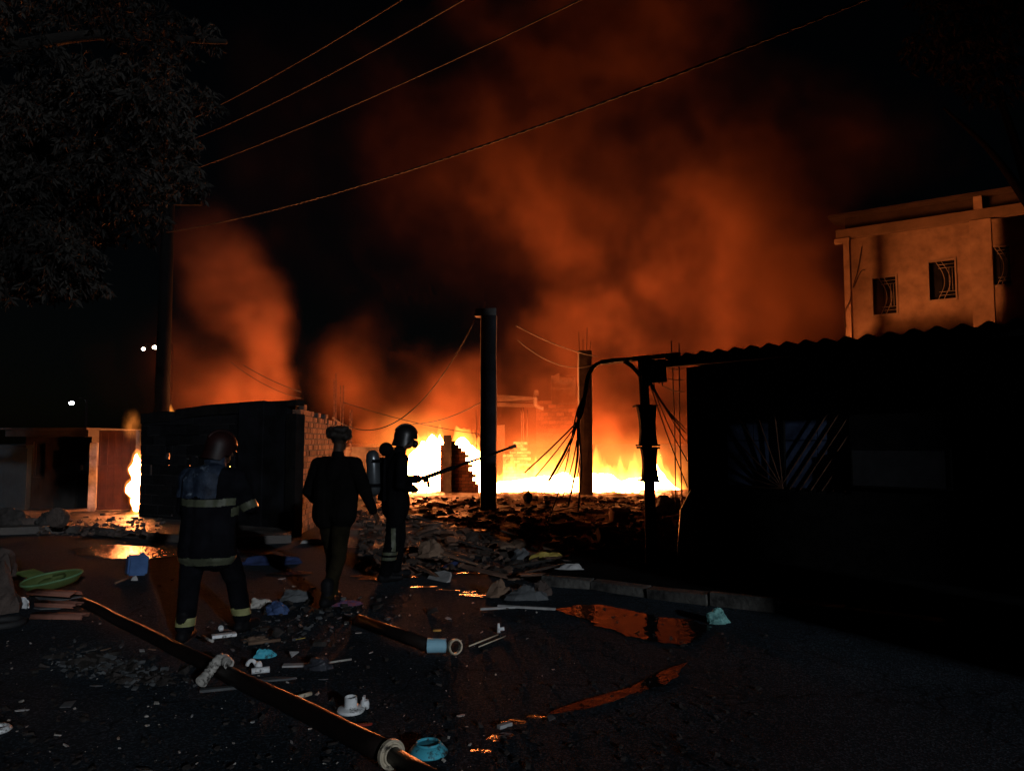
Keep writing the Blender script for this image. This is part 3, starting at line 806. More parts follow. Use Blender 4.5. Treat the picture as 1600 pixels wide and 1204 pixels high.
# ruined house behind with its broken roof slab
RY = 31.0
rh = empty('ruined_house', (at(840, 700, RY).x, RY, 0), label='gutted house behind the fire with a broken roof slab jutting out', cat='ruin')
ro = Vector((at(840, 700, RY).x, RY, 0))
def rb(x0, y0, x1, y1, Y, d, name, m, jit=0.02, parent=rh):
    a, b_ = at(x0, y1, Y), at(x1, y0, Y)
    mb = MB(); mb.box((a.x - ro.x, Y - ro.y, max(0, a.z)), (b_.x - ro.x, Y - ro.y + d, b_.z), jit=jit); return mb.build(name, m, parent)
rb(776, 664, 789, 780, RY - 0.5, 0.3, 'wall_stub', M_PLAST)
rb(775, 618, 841, 626, RY - 1.5, 1.6, 'roof_slab', M_COLL, 0.06)
rb(778, 630, 836, 634, RY - 1.3, 0.25, 'beam', M_COLL, 0.05)
rb(834, 610, 841, 617, RY - 1.5, 0.5, 'slab_chunk', M_COLL, 0.03)
mb = MB(); mb.tube(spline([at(836, 620, RY - 1.6) - ro, at(837, 632, RY - 1.6) - ro, at(842, 636, RY - 1.6) - ro, at(849, 638, RY - 1.6) - ro], 4), 0.07, 8); mb.build('drain_pipe', M_OFFW, rh, smooth=True)
def rh_top(u): return at(845 + u * F_PX / RY, 622 + u * F_PX / RY * 0.12, RY).z
brick_wall(rh, at(838, 700, RY) - ro - Vector((0, 0, at(838, 700, RY).z)), 0.0, 2.0, 0.18, 0.3, 0.14, rh_top, M_BRICK, M_BRMORT, 0.02, (), 'brick', 41, 0.05, z0=0.6)
rb(862, 586, 900, 780, RY + 1.5, 0.3, 'back_wall', M_SOOT)
for (x0, y0, x1, y1) in ((866, 584, 874, 596), (878, 590, 892, 596), (866, 604, 892, 608)):
    rb(x0, y0, x1, y1, RY + 1.2, 0.2, 'broken_board', M_COLL, 0.04)

# ------------------------------------------------------------------ dark shop on the right with a corrugated roof
SRZ2 = math.atan2(WD.y, WD.x)
shop = empty('dark_shop', W0, (0, 0, SRZ2), 'unlit soot-black shop with corrugated roof filling the right side', 'building')
SHL, SHH = 9.0, 2.72
def suv(px, py): return wall_uv(px, py, W0, WD)
u0, zA = suv(1128, 762); u1, zB = suv(1325, 604)
mb = MB()
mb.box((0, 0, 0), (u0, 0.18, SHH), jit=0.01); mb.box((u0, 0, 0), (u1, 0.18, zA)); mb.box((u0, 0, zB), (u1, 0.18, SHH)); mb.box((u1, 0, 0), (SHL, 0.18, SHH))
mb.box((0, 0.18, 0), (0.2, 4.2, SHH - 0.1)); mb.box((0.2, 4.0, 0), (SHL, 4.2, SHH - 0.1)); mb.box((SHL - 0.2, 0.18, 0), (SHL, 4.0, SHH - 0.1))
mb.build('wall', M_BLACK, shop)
# window with a fan of bars
win = empty('window', ((u0 + u1) / 2, 0.06, (zA + zB) / 2)); win.parent = shop
hw, hh = (u1 - u0) / 2, (zB - zA) / 2
M_PANE = mat('dirty_reflection_glass', (0.055, 0.075, 0.14), 0.25, (0.012, 0.016, 0.03), 3.0, 0.004, 10, spots=((0.25, 0.32, 0.45), 4.0, 0.66))  # bluish reflection put into the colour of the dirty panes
nx, nz_ = 4, 2
for i in range(nx):
    for j in range(nz_):
        mb = MB(); mb.box((-hw + 2 * hw * i / nx + 0.006, 0.02, -hh + 2 * hh * j / nz_ + 0.006), (-hw + 2 * hw * (i + 1) / nx - 0.006, 0.028, -hh + 2 * hh * (j + 1) / nz_ - 0.006))
        mb.build('pane', M_PANE, win)
mb = MB()
for (p, q_) in (((-hw, -hh), (-hw + .05, hh)), ((hw - .05, -hh), (hw, hh)), ((-hw + .05, -hh), (hw - .05, -hh + .05)), ((-hw + .05, hh - .05), (hw - .05, hh)), ((-.02, -hh + .05), (.02, hh - .05))):
    mb.box((p[0], -0.03, p[1]), (q_[0], 0.018, q_[1]))
mb.build('frame', M_BLACK, win)
for k in range(7):
    an = R(95 + k * 14)
    ex, ez = math.cos(an) * 3, math.sin(an) * 3
    s_ = min((-hw - 0.0) / min(ex, -1e-6), (2 * hh) / max(ez, 1e-6)) if ex < 0 else 1
    mb = MB(); mb.tube([(0, -0.045, -hh + 0.03), (max(-hw + 0.02, ex * s_), -0.045, min(hh - 0.02, -hh + max(ez * s_, 0.03)))], 0.009, 6); mb.build('bar', M_RUST, win)
for k in range(7):
    x = -0.05 + hw * 0.16 * k
    mb = MB(); mb.tube([(x, -0.045, -hh + 0.03 + 0.0 * k), (min(hw - 0.02, x + hh * 1.3), -0.045, -hh + min(2 * hh - 0.04, (min(hw - 0.02, x + hh * 1.3) - x) * 1.45))], 0.009, 6); mb.build('bar', M_RUST, win)
# plain panel fixed to the wall
a = suv(1337, 757); b_ = suv(1485, 703)
pl = empty('wall_panel', W0 + WD * ((a[0] + b_[0]) / 2) - WN * 0.03 + Vector((0, 0, (a[1] + b_[1]) / 2)), (0, 0, SRZ2), 'blank grey panel fixed to the black shop wall right of the barred window', 'panel')
hw2, hh2 = (b_[0] - a[0]) / 2, (b_[1] - a[1]) / 2
mb = MB(); mb.box((-hw2, -0.02, -hh2), (hw2, 0.02, hh2)); mb.build('board', mat('grey_panel', (0.022, 0.022, 0.025), 0.9, (0.012, 0.012, 0.014), 4.0), pl)
mb = MB()
for (p, q_) in (((-hw2 - .02, -hh2), (-hw2, hh2)), ((hw2, -hh2), (hw2 + .02, hh2)), ((-hw2 - .02, hh2), (hw2 + .02, hh2 + .02)), ((-hw2 - .02, -hh2 - .02), (hw2 + .02, -hh2))):
    mb.box((p[0], -0.03, p[1]), (q_[0], 0.02, q_[1]))
mb.build('frame', M_BLACK, pl)
# corrugated sheets, one by one
E_U = wall_uv(1046, 600, W0 - WN * 0.8, WD)[0]
SW_ = 1.06
ns = 9
for i in range(ns):
    x0 = E_U - 0.05 + i * SW_
    n_ = 36
    vs, fs = [], []
    for j, y in enumerate((-0.82, 0.5, 1.8, 3.2, 4.6)):
        for k in range(n_ + 1):
            x = x0 + (SW_ + 0.07) * k / n_
            vs.append((x, y, 2.80 + (0.006 if i % 2 else 0.0) - 0.06 * max(0, y + 0.8) + 0.027 * math.sin(2 * math.pi * (x - E_U) / 0.235) + 0.012 * noise.noise(Vector((x * 1.3, y, 4)))))
    for j in range(4):
        for k in range(n_):
            fs.append((j * (n_ + 1) + k, j * (n_ + 1) + k + 1, (j + 1) * (n_ + 1) + k + 1, (j + 1) * (n_ + 1) + k))
    top_n = len(vs)
    vs += [(x, y, z - 0.012) for x, y, z in vs]
    fs += [tuple(top_n + q_ for q_ in reversed(f)) for f in list(fs)]
    for k in range(n_): fs.append((k + 1, k, top_n + k, top_n + k + 1))
    mb = MB(); mb.add(vs, fs); mb.build('roof_sheet', M_FIBRE, shop, smooth=False)
mb = MB(); mb.box((E_U - 0.1, -0.75, 2.66), (SHL, -0.66, 2.75)); mb.build('eave_beam', M_BLACK, shop)
# front gable strip towards the fire
mb = MB(); a = wall_uv(935, 566, W0 - WN * 0.8, WD)
mb.box((a[0], -0.76, a[1] - 0.03), (E_U - 0.1, -0.70, a[1] + 0.035), jit=0.012); mb.build('eave_plank', M_CHAR, shop)
# pale tiled foot of the corner and a leaning sheet
ct = gp(1073, 868); 
mb = MB(); cc = [(0.0, 0), (0.30, 0), (0.21, 0.9), (0.06, 0.62)]
vs = [Vector((x, 0, z)) for x, z in cc] + [Vector((x, 0.05, z)) for x, z in cc]
mb.add(vs, [(0, 1, 2, 3), (7, 6, 5, 4), (0, 4, 5, 1), (1, 5, 6, 2), (2, 6, 7, 3), (3, 7, 4, 0)])
o = mb.build('leaning_tile_sheet', mat('pale_tile', (0.085, 0.09, 0.10), 0.6, (0.05, 0.052, 0.058), 4.0, 0.002, 30), loc=(gp(1058, 868, 0.105).x, gp(1058, 868, 0.105).y, 0.105), rot=(R(-4), 0, R(-6)))
tag(o, 'pale tapering tile sheet leaning at the foot of the shop corner', 'sheet')

# ------------------------------------------------------------------ two-storey house on the right
HN = Vector((-0.58, -0.815, 0)); HE = Vector((0.815, -0.58, 0))
Hc = at(1321, 500, 28.0); Hc.z = 0
HR2 = math.atan2(HE.y, HE.x)
M_HWALL = mat('veranda_plaster', (0.25, 0.185, 0.13), 0.92, (0.15, 0.11, 0.078), 1.6, 0.004, 20)
house = empty('veranda_house', Hc, (0, 0, HR2), 'plastered upper storey with columns, beam and grilled windows above the dark shop roof', 'house')
def huv(px, py, dep=0.0): return wall_uv(px, py, Hc - HN * dep, HE)
zb0 = huv(1327, 371)[1]; zslab = huv(1310, 338)[1]
L2 = 9.5
REC = 1.3
colw = 0.34
def column(u, w, z1, nm='column', cap=True):
    mb = MB(); mb.box((u, 0, 0), (u + w, w, z1)); c_ = mb.build(nm, M_HWALL, house)
    if cap:
        mb = MB(); mb.box((u - 0.3, -0.02, z1 + 0.002), (u + w + 0.02, w + 0.02, z1 + 0.16)); mb.build('capital', M_HWALL, c_)
column(0.0, 0.2, zb0 - 0.16)
u2 = huv(1517, 420)[0]; u2b = huv(1551, 420)[0]
column(u2, u2b - u2, zb0 - 0.02, cap=False)
column(u2 + 4.3, 0.5, zb0 - 0.02, cap=False)
mb = MB(); mb.box((-0.25, 0.03, zb0 + 0.003), (L2, 0.3, zb0 + 0.34)); mb.build('beam', mat('shaded_beam_plaster', (0.13, 0.095, 0.068), 0.92, (0.08, 0.06, 0.042), 1.0), house)  # beam colour is the wall plaster darkened to stand for weaker light
mb = MB(); mb.box((-0.45, -0.2, zb0 + 0.78), (L2, 5.0, zb0 + 0.88)); mb.box((0.05, 0.2, zb0 + 0.345), (L2, 4.6, zb0 + 0.777)); mb.build('roof_slab', mat('dark_roof', (0.035, 0.026, 0.02), 0.95, (0.02, 0.015, 0.012), 1.5), house)  # one dark tone for the roof slab and the band below it
mb = MB(); mb.box((u2 + 0.15, -0.02, zb0 + 0.345), (u2 + 0.4, 0.19, zb0 + 0.777)); mb.build('beam_stub', M_HWALL, house)
# recessed wall, pieced round its windows
wins = []
for (x0, y0, x1, y1) in ((1365, 431, 1399, 492), (1453, 405, 1491, 469), (1549, 383, 1577, 446)):
    a = huv(x0, y1, REC); b_ = huv(x1, y0, REC); wins.append((a[0], b_[0], a[1], b_[1]))
mb = MB()
xs = [0.0] + [v for w_ in wins for v in (w_[0], w_[1])] + [L2]
ztop = zb0 + 0.34
for k in range(0, len(xs) - 1):
    if k % 2 == 0: mb.box((xs[k], REC, 0), (xs[k + 1], REC + 0.2, ztop))
    else:
        w_ = wins[k // 2]
        mb.box((xs[k], REC, 0), (xs[k + 1], REC + 0.2, w_[2])); mb.box((xs[k], REC, w_[3]), (xs[k + 1], REC + 0.2, ztop))
mb.box((0.0, REC + 0.2, 0), (0.2, 4.6, ztop)); mb.box((L2 - 0.2, REC + 0.2, 0), (L2, 4.6, ztop))
mb.build('wall', M_HWALL, house)
zfl = huv(1330, 512)[1] - 0.5
mb = MB(); mb.box((-0.1, -0.1, zfl - 0.2), (L2, REC - 0.003, zfl)); mb.build('veranda_floor', M_CONC, house)
M_GRILLE = mat('grille_steel', (0.24, 0.22, 0.2), 0.5, None, 10.0, metal=0.3)
for (a, b_, za, zb) in wins:
    w_ = empty('window', ((a + b_) / 2, REC + 0.1, (za + zb) / 2)); w_.parent = house
    hw, hh = (b_ - a) / 2, (zb - za) / 2
    mb = MB(); mb.box((-hw, 0.03, -hh), (0 - 0.01, 0.05, hh)); mb.build('pane', M_DARKGL, w_)
    mb = MB(); mb.box((0.01, 0.03, -hh), (hw, 0.05, hh)); mb.build('pane', M_DARKGL, w_)
    mb = MB()
    for (p, q_) in (((-hw - .05, -hh - .05), (-hw, hh + .05)), ((hw, -hh - .05), (hw + .05, hh + .05)), ((-hw, hh), (hw, hh + .05)), ((-hw, -hh - .07), (hw, -hh))):
        mb.box((p[0], -0.13, p[1]), (q_[0], -0.102, q_[1]))
    mb.build('frame', M_PLAST, w_)
    gm = MB()
    for sx in (-0.1, 0.12):
        gm.tube(spline([(sx * hw * 2 - 0.1, -0.08, hh * 0.98), (sx * hw * 2 + 0.12, -0.08, hh * 0.3), (sx * hw * 2 + 0.14, -0.08, -hh * 0.3), (sx * hw * 2 - 0.05, -0.08, -hh * 0.98)], 6), 0.013, 6)
    for x in (0.55, 0.8): gm.tube([(hw * x, -0.08, -hh * 0.6), (hw * x, -0.08, hh * 0.6)], 0.011, 6)
    for z in (0.62, 0.8, -0.62, -0.8): gm.tube([(-hw * 0.25, -0.08, hh * z), (hw, -0.08, hh * z)], 0.011, 6)
    gm.build('grille', M_GRILLE, w_, smooth=True)
mb = MB(); mb.tube(spline([Vector((*[huv(x, y, -0.02)[0]], -0.04, huv(x, y, -0.02)[1])) for x, y in ((1330, 455), (1328, 470), (1319, 490), (1321, 512))], 6), 0.018, 6); mb.build('loose_cable', M_DARKW, house, smooth=True)
mb = MB(); mb.tube(spline([Vector((huv(x, y, REC)[0], REC - 0.03, huv(x, y, REC)[1])) for x, y in ((1347, 385), (1341, 420), (1333, 450), (1345, 425), (1352, 422))], 6), 0.012, 6); mb.build('loose_cable', M_DARKW, house, smooth=True)

# unseen sun blockers added at right: slim one, gap, wide one
SQ = Vector((to_sun.x, to_sun.y, 0)).normalized(); PQ = Vector((-SQ.y, SQ.x, 0))
fl_ = empty('sun_blocker', PQ * 5.75 + SQ * 8.5, (0, 0, math.atan2(SQ.y, SQ.x)), 'tall grey unseen sun blocker added right of the camera', 'building')
mb = MB(); mb.box((0, 0, 0), (14, 2.0, 28)); mb.build('slim_blocker', M_SOOT, fl_)
mb = MB(); mb.box((0, 2.42, 0), (22, 30, 28)); mb.build('wall', M_SOOT, fl_)  # second added blocker, beyond the slit of sun left for the window
# ------------------------------------------------------------------ people
import numpy as np
def capsule(mb, a, b, ra, rb, n=14):
    """closed tapered capsule from a to b"""
    a, b = Vector(a), Vector(b)
    d = b - a
    L = max(d.length, 1e-5); t = d / L
    pts, rs = [], []
    for an in (-80, -50, -20): pts.append(a + t * ra * math.sin(R(an))); rs.append(ra * math.cos(R(an)))
    for f in (0.0, 0.33, 0.67, 1.0): pts.append(a.lerp(b, f)); rs.append(ra + (rb - ra) * f)
    for an in (20, 50, 80): pts.append(b + t * rb * math.sin(R(an))); rs.append(rb * math.cos(R(an)))
    mb.tube(pts, rs, n)
def ellipsoid(mb, c, r, rot=(0, 0, 0), n=16, rows=10):
    vs, fs = [], []
    M = TR(c, rot)
    for i in range(1, rows):
        ph = math.pi * i / rows
        for k in range(n):
            a = 2 * math.pi * k / n
            vs.append(M @ Vector((r[0] * math.sin(ph) * math.cos(a), r[1] * math.sin(ph) * math.sin(a), -r[2] * math.cos(ph))))
    for i in range(rows - 2):
        for k in range(n): fs.append((i * n + k, i * n + (k + 1) % n, (i + 1) * n + (k + 1) % n, (i + 1) * n + k))
    b = len(vs); vs += [M @ Vector((0, 0, -r[2])), M @ Vector((0, 0, r[2]))]
    for k in range(n):
        fs.append((b, (k + 1) % n, k)); fs.append((b + 1, (rows - 2) * n + k, (rows - 2) * n + (k + 1) % n))
    mb.add(vs, fs)
class Body:
    def __init__(self): self.mb = MB(); self.prim = []     # prim: (label, a, b, ra, rb)
    def cap(self, lab, a, b, ra, rb=None):
        rb = ra if rb is None else rb
        capsule(self.mb, a, b, ra, rb); self.prim.append((lab, Vector(a), Vector(b), ra, rb))
    def ell(self, lab, c, r, rot=(0, 0, 0)):
        ellipsoid(self.mb, c, r, rot); m = sum(r) / 3; self.prim.append((lab, Vector(c), Vector(c), m, m))
    def hand(self, wrist, dirn, palm, curl=0.5, side=1, lab='skin'):
        """palm and five unequal, bent fingers; dirn points along the hand, palm is the inner side, side +1 puts the thumb on the right"""
        d = Vector(dirn).normalized(); pn = Vector(palm); pn = (pn - d * pn.dot(d)).normalized(); s = d.cross(pn) * side
        w = Vector(wrist)
        for k in (-1, 0, 1): self.cap(lab, w + s * 0.016 * k, w + d * 0.085 + s * 0.024 * k, 0.017, 0.015)
        for k, L in ((-1.5, 0.058), (-0.5, 0.076), (0.5, 0.082), (1.5, 0.072)):
            b0 = w + d * 0.09 + s * 0.020 * k
            a1 = curl * 1.2; d1 = (d * math.cos(a1) + pn * math.sin(a1)); b1 = b0 + d1 * L * 0.5
            a2 = curl * 2.4; d2 = (d * math.cos(a2) + pn * math.sin(a2)); b2 = b1 + d2 * L * 0.5
            self.cap(lab, b0, b1, 0.0098, 0.009); self.cap(lab, b1, b2, 0.009, 0.0078)
        t0 = w + d * 0.03 + s * 0.03; t1 = t0 + (d * 0.6 + s * 0.7 + pn * 0.35).normalized() * 0.045; t2 = t1 + (d * 0.9 + pn * 0.5 + s * 0.1).normalized() * 0.035
        self.cap(lab, t0, t1, 0.013, 0.011); self.cap(lab, t1, t2, 0.011, 0.009)
    def head(self, c, yaw=0.0, pitch=0.0, tone='skin'):
        """skull, jaw, nose, ears; the face looks along local +y"""
        M = TR(c, (pitch, 0, yaw))
        self.ell(tone, M @ Vector((0, -0.012, 0.03)), (0.076, 0.094, 0.092), (pitch, 0, yaw))
        self.ell(tone, M @ Vector((0, 0.03, -0.055)), (0.054, 0.062, 0.062), (pitch, 0, yaw))
        self.cap(tone, M @ Vector((0, 0.088, 0.012)), M @ Vector((0, 0.108, -0.024)), 0.010, 0.015)
        self.cap(tone, M @ Vector((-0.022, 0.083, -0.062)), M @ Vector((0.022, 0.083, -0.062)), 0.010)
        self.cap(tone, M @ Vector((-0.035, 0.074, 0.03)), M @ Vector((0.035, 0.074, 0.03)), 0.012)
        for s in (-1, 1): self.ell(tone, M @ Vector((0.078 * s, -0.01, -0.005)), (0.012, 0.022, 0.033), (pitch, 0, yaw))
        return M
    def build(self, parent, mats, vox=0.0085, wrinkle=0.007, smooth=6):
        me = self.mb.mesh('body_raw', M_BLACK)
        tmp = bpy.data.objects.new('body_raw', me); C.objects.link(tmp)
        r_ = tmp.modifiers.new('r', 'REMESH'); r_.mode = 'VOXEL'; r_.voxel_size = vox; r_.adaptivity = 0
        s_ = tmp.modifiers.new('s', 'SMOOTH'); s_.factor = 0.5; s_.iterations = smooth
        dg = bpy.context.evaluated_depsgraph_get(); dg.update()
        out = bpy.data.meshes.new_from_object(tmp.evaluated_get(dg)); out.name = 'body'
        bpy.data.objects.remove(tmp); bpy.data.meshes.remove(me)
        nv, npol = len(out.vertices), len(out.polygons)
        co = np.empty(nv * 3); out.vertices.foreach_get('co', co); co = co.reshape(-1, 3)
        no = np.empty(nv * 3); out.vertices.foreach_get('normal', no); no = no.reshape(-1, 3)
        best = np.full(nv, 1e9); lab = np.zeros(nv, int)
        names = list(mats)
        for (l, a, b, ra, rb) in self.prim:
            A_, D_ = np.array(a), np.array(b - a)
            L2_ = max(D_.dot(D_), 1e-10)
            t_ = np.clip(((co - A_) @ D_) / L2_, 0, 1)
            d_ = np.linalg.norm(co - A_ - t_[:, None] * D_, axis=1) - (ra + (rb - ra) * t_)
            m_ = d_ < best; best[m_] = d_[m_]; lab[m_] = names.index(l)
        cloth = np.array([n_ not in ('skin', 'hair', 'glove') for n_ in names])[lab]
        off = np.array([(noise.noise(Vector(c) * 9) * 0.9 + noise.noise(Vector((c[0] * 7, c[1] * 7, c[2] * 22))) * 0.8) if k else 0.0 for c, k in zip(co, cloth)]) * wrinkle
        co2 = co + no * off[:, None]
        out.vertices.foreach_set('co', co2.ravel())
        out.materials.clear()
        for m in mats.values(): out.materials.append(m)
        ls = np.empty(npol, int); out.polygons.foreach_get('loop_start', ls)
        vi = np.empty(len(out.loops), int); out.loops.foreach_get('vertex_index', vi)
        out.polygons.foreach_set('material_index', lab[vi[ls]])
        out.polygons.foreach_set('use_smooth', np.ones(npol, bool))
        out.update()
        self.me = out; self.lab = [names[i] for i in lab]
        return obj_of(out, 'body', parent)
    def band(self, parent, test, m, name='reflective_band', off=0.006):
        """strip lifted off the clothing where test(co, label) holds"""
        me = self.me
        keep = [all(test(me.vertices[i].co, self.lab[i]) for i in p.vertices) for p in me.polygons]
        used, vs, fs = {}, [], []
        for p, k in zip(me.polygons, keep):
            if not k: continue
            f = []
            for i in p.vertices:
                if i not in used:
                    used[i] = len(vs); v = me.vertices[i]; vs.append(v.co + v.normal * off)
                f.append(used[i])
            fs.append(tuple(f))
        if not fs: return None
        mb = MB(); mb.add(vs, fs); return mb.build(name, m, parent, smooth=True)
M_SKIN = mat('skin', (0.03, 0.017, 0.011), 0.6, (0.022, 0.012, 0.008), 20.0, spec=0.1)
M_HAIR = mat('dark_hair', (0.012, 0.009, 0.007), 0.7)
M_NAVY = mat('navy_turnout_cloth', (0.006, 0.0062, 0.008), 0.95, (0.003, 0.003, 0.004), 6.0, 0.006, 60, spec=0.0)
M_BLKC = mat('black_turnout_cloth', (0.004, 0.004, 0.0045), 0.95, (0.002, 0.002, 0.0025), 6.0, 0.006, 60, spec=0.0)
M_BAND = mat('reflective_tape', (0.065, 0.070, 0.046), 0.5, (0.032, 0.035, 0.022), 9.0)
M_BAND2 = mat('yellow_tape', (0.22, 0.22, 0.10), 0.5, (0.13, 0.13, 0.055), 9.0)
M_BOOT = mat('rubber_boot', (0.006, 0.006, 0.007), 0.6, spec=0.05)
M_GLOVE = mat('work_glove', (0.012, 0.010, 0.009), 0.8, spec=0.05)
M_KHAKI = mat('khaki_cloth', (0.013, 0.0105, 0.006), 0.95, (0.006, 0.005, 0.003), 6.0, 0.006, 50, spec=0.0)
M_SHIRT = mat('dark_shirt', (0.004, 0.0036, 0.0036), 0.95, None, 6.0, 0.006, 50, spec=0.0)
M_HELM = mat('dark_red_helmet', (0.012, 0.003, 0.0025), 0.5, (0.006, 0.002, 0.002), 5.0)
M_HELMB = mat('black_helmet', (0.006, 0.0055, 0.0055), 0.35, None, 5.0)
M_SHINE = mat('mottled_blue_fabric', (0.020, 0.030, 0.050), 0.5, (0.005, 0.008, 0.016), 9.0, 0.015, 22, spots=((0.09, 0.115, 0.15), 11.0, 0.60))  # blue cloth with paler blotches, smoother than the jacket
M_TANK = mat('steel_cylinder', (0.10, 0.11, 0.12), 0.28, None, 4.0, metal=0.7)
M_EYE = mat('eye', (0.25, 0.24, 0.23), 0.2)
def helmet(parent, M, m, brim=0.045, s=1.0):
    """deep shell with a rear brim, a crest and a peak; sits over the skull"""
    mb = MB()
    n = 24; vs, fs = [], []
    prof = [(0.118, -0.055, 1), (0.122, -0.02, 0), (0.124, 0.03, 0), (0.116, 0.075, 0), (0.095, 0.115, 0), (0.06, 0.14, 0), (0.02, 0.152, 0)]
    for r_, z, e in prof:
        for k in range(n):
            a = 2 * math.pi * k / n
            x, y = math.cos(a) * r_ * 0.93, math.sin(a) * r_ * 1.14
            b_ = brim * e * (1.0 if y < 0 else 0.35)
            dz = (-0.05 if (y < -0.03 and e) else 0.0) + (0.055 if (y > 0.06 and z < 0.0) else 0)
            vs.append(Vector((x * (1 + b_ * 3), y * (1 + b_ * 4), z + dz)) * s)
    L = len(prof)
    for i in range(L - 1):
        for k in range(n): fs.append((i * n + k, i * n + (k + 1) % n, (i + 1) * n + (k + 1) % n, (i + 1) * n + k))
    fs.append(tuple((L - 1) * n + k for k in range(n)))
    mb.add([M @ (v + Vector((0, -0.012, 0.01))) for v in vs], fs)
    h = mb.build('helmet', m, parent, smooth=True)
    c = MB(); c.tube([M @ (Vector((0, math.cos(t) * 0.142 - 0.012, math.sin(t) * 0.135 + 0.035)) * s) for t in [R(a) for a in range(20, 161, 14)]], 0.014, 6)
    c.build('crest', m, h, smooth=True)
    return h
def eyes(parent, M):
    for s in (-1, 1):
        mb = MB(); ellipsoid(mb, M @ Vector((0.031 * s, 0.078, 0.008)), (0.011, 0.009, 0.008), n=10, rows=6); mb.build('eye', M_EYE, parent, smooth=True)
def boots(B, x, y, yaw, z=0.0, lab='boot', toe=0.17):
    d = Vector((-math.sin(yaw), math.cos(yaw), 0))
    p = Vector((x, y, z))
    B.cap(lab, p + Vector((0, 0, 0.055)) - d * 0.05, p + d * toe + Vector((0, 0, 0.045)), 0.052, 0.042)
    B.cap(lab, p + Vector((0, 0, 0.05)), p + Vector((0, 0, 0.22)), 0.055, 0.065)

# firefighter seen from behind, left
def firefighter_left():
    g0 = gp(318, 1000)
    e = empty('person', (g0.x, g0.y, 0), (0, 0, R(-6)), 'firefighter seen from behind in navy jacket with pale bands, walking before the block wall', 'person')
    B = Body()
    hp = 0.84
    # legs: left straight, right stepping ahead
    B.cap('trouser', (-0.095, 0, hp), (-0.13, -0.02, 0.46), 0.115, 0.088); B.cap('trouser', (-0.13, -0.02, 0.46), (-0.135, -0.06, 0.12), 0.088, 0.075)
    B.cap('trouser', (0.095, 0.02, hp), (0.15, 0.24, 0.47), 0.115, 0.088); B.cap('trouser', (0.15, 0.24, 0.47), (0.19, 0.30, 0.14), 0.088, 0.076)
    boots(B, -0.135, -0.07, 0.15); boots(B, 0.195, 0.31, -0.25)
    # jacket: wide skirt to mid thigh, bent forward a little
    B.cap('jacket', (-0.085, 0.01, 0.72), (-0.08, 0.02, 1.00), 0.155, 0.145); B.cap('jacket', (0.085, 0.02, 0.72), (0.08, 0.03, 1.00), 0.155, 0.145)
    B.cap('jacket', (-0.09, 0.03, 1.0), (-0.11, 0.07, 1.30), 0.145, 0.135); B.cap('jacket', (0.09, 0.04, 1.0), (0.11, 0.08, 1.30), 0.145, 0.135)
    B.cap('jacket', (0, 0.0, 0.74), (0, 0.06, 1.32), 0.165, 0.15)
    B.cap('jacket', (-0.16, 0.09, 1.34), (0.16, 0.10, 1.34), 0.09, 0.09)
    B.cap('jacket', (0, 0.08, 1.32), (0.0, 0.12, 1.44), 0.10, 0.075)
    # arms
    B.cap('jacket', (-0.21, 0.09, 1.34), (-0.27, 0.12, 1.08), 0.085, 0.068); B.cap('jacket', (-0.27, 0.12, 1.08), (-0.20, 0.32, 0.98), 0.068, 0.056)
    B.cap('jacket', (0.21, 0.10, 1.34), (0.31, 0.13, 1.10), 0.085, 0.068); B.cap('jacket', (0.31, 0.13, 1.10), (0.25, 0.35, 1.06), 0.068, 0.056)
    B.hand((-0.195, 0.335, 0.975), (0.25, 0.9, -0.1), (0.6, 0, -0.6), 0.55, -1, 'glove'); B.hand((0.245, 0.365, 1.06), (-0.25, 0.95, 0.05), (-0.6, 0, -0.6), 0.55, 1, 'glove')
    B.cap('skin', (0.01, 0.11, 1.42), (0.02, 0.14, 1.52), 0.062, 0.06)
    M = B.head((0.03, 0.165, 1.575), R(-35), R(-12))
    B.build(e, {'jacket': M_NAVY, 'trouser': M_NAVY, 'skin': M_SKIN, 'glove': M_GLOVE, 'boot': M_BOOT})
    helmet(e, M, M_HELM); eyes(e, M)
    J = lambda l: l == 'jacket'
    B.band(e, lambda c, l: J(l) and abs(c.z - 1.135 - 0.05 * abs(c.x)) < 0.034 and abs(c.x) < 0.235, M_BAND)
    B.band(e, lambda c, l: J(l) and abs(c.z - 0.665) < 0.036, M_BAND)
    B.band(e, lambda c, l: J(l) and c.x > 0.215 and abs((c.z - 1.10) - 0.5 * (c.x - 0.3)) < 0.04 and c.y < 0.24, M_BAND, 'sleeve_band')
    B.band(e, lambda c, l: l == 'trouser' and c.x < 0 and abs(c.z - 0.165) < 0.035, M_BAND2, 'trouser_band')
    B.band(e, lambda c, l: l == 'trouser' and c.x > 0 and abs(c.z - 0.19) < 0.035, M_BAND2, 'trouser_band')
    sh = B.band(e, lambda c, l: J(l) and c.z > 1.17 and c.y < 0.1 and c.x < 0.12 and c.z + 0.3 * abs(c.x + 0.05) > 1.19, M_SHINE, 'shoulder_cover', 0.009)
    # turned-up collar
    cm = MB()
    pr = []
    for a in range(200, 351, 15):
        t = R(a); pr.append(Vector((math.cos(t) * 0.098 + 0.005, math.sin(t) * 0.088 + 0.125, 0)))
    vs = [p + Vector((0, 0, 1.40)) for p in pr] + [p * 1.04 + Vector((-0.0, -0.004, 1.515 + 0.02 * math.sin(i * 1.7))) for i, p in enumerate(pr)]
    n = len(pr); cm.add(vs, [(i, i + 1, n + i + 1, n + i) for i in range(n - 1)])
    co_ = cm.build('collar', M_SHINE, e, smooth=True)
    sd_ = co_.modifiers.new('thickness', 'SOLIDIFY'); sd_.thickness = 0.012
firefighter_left()

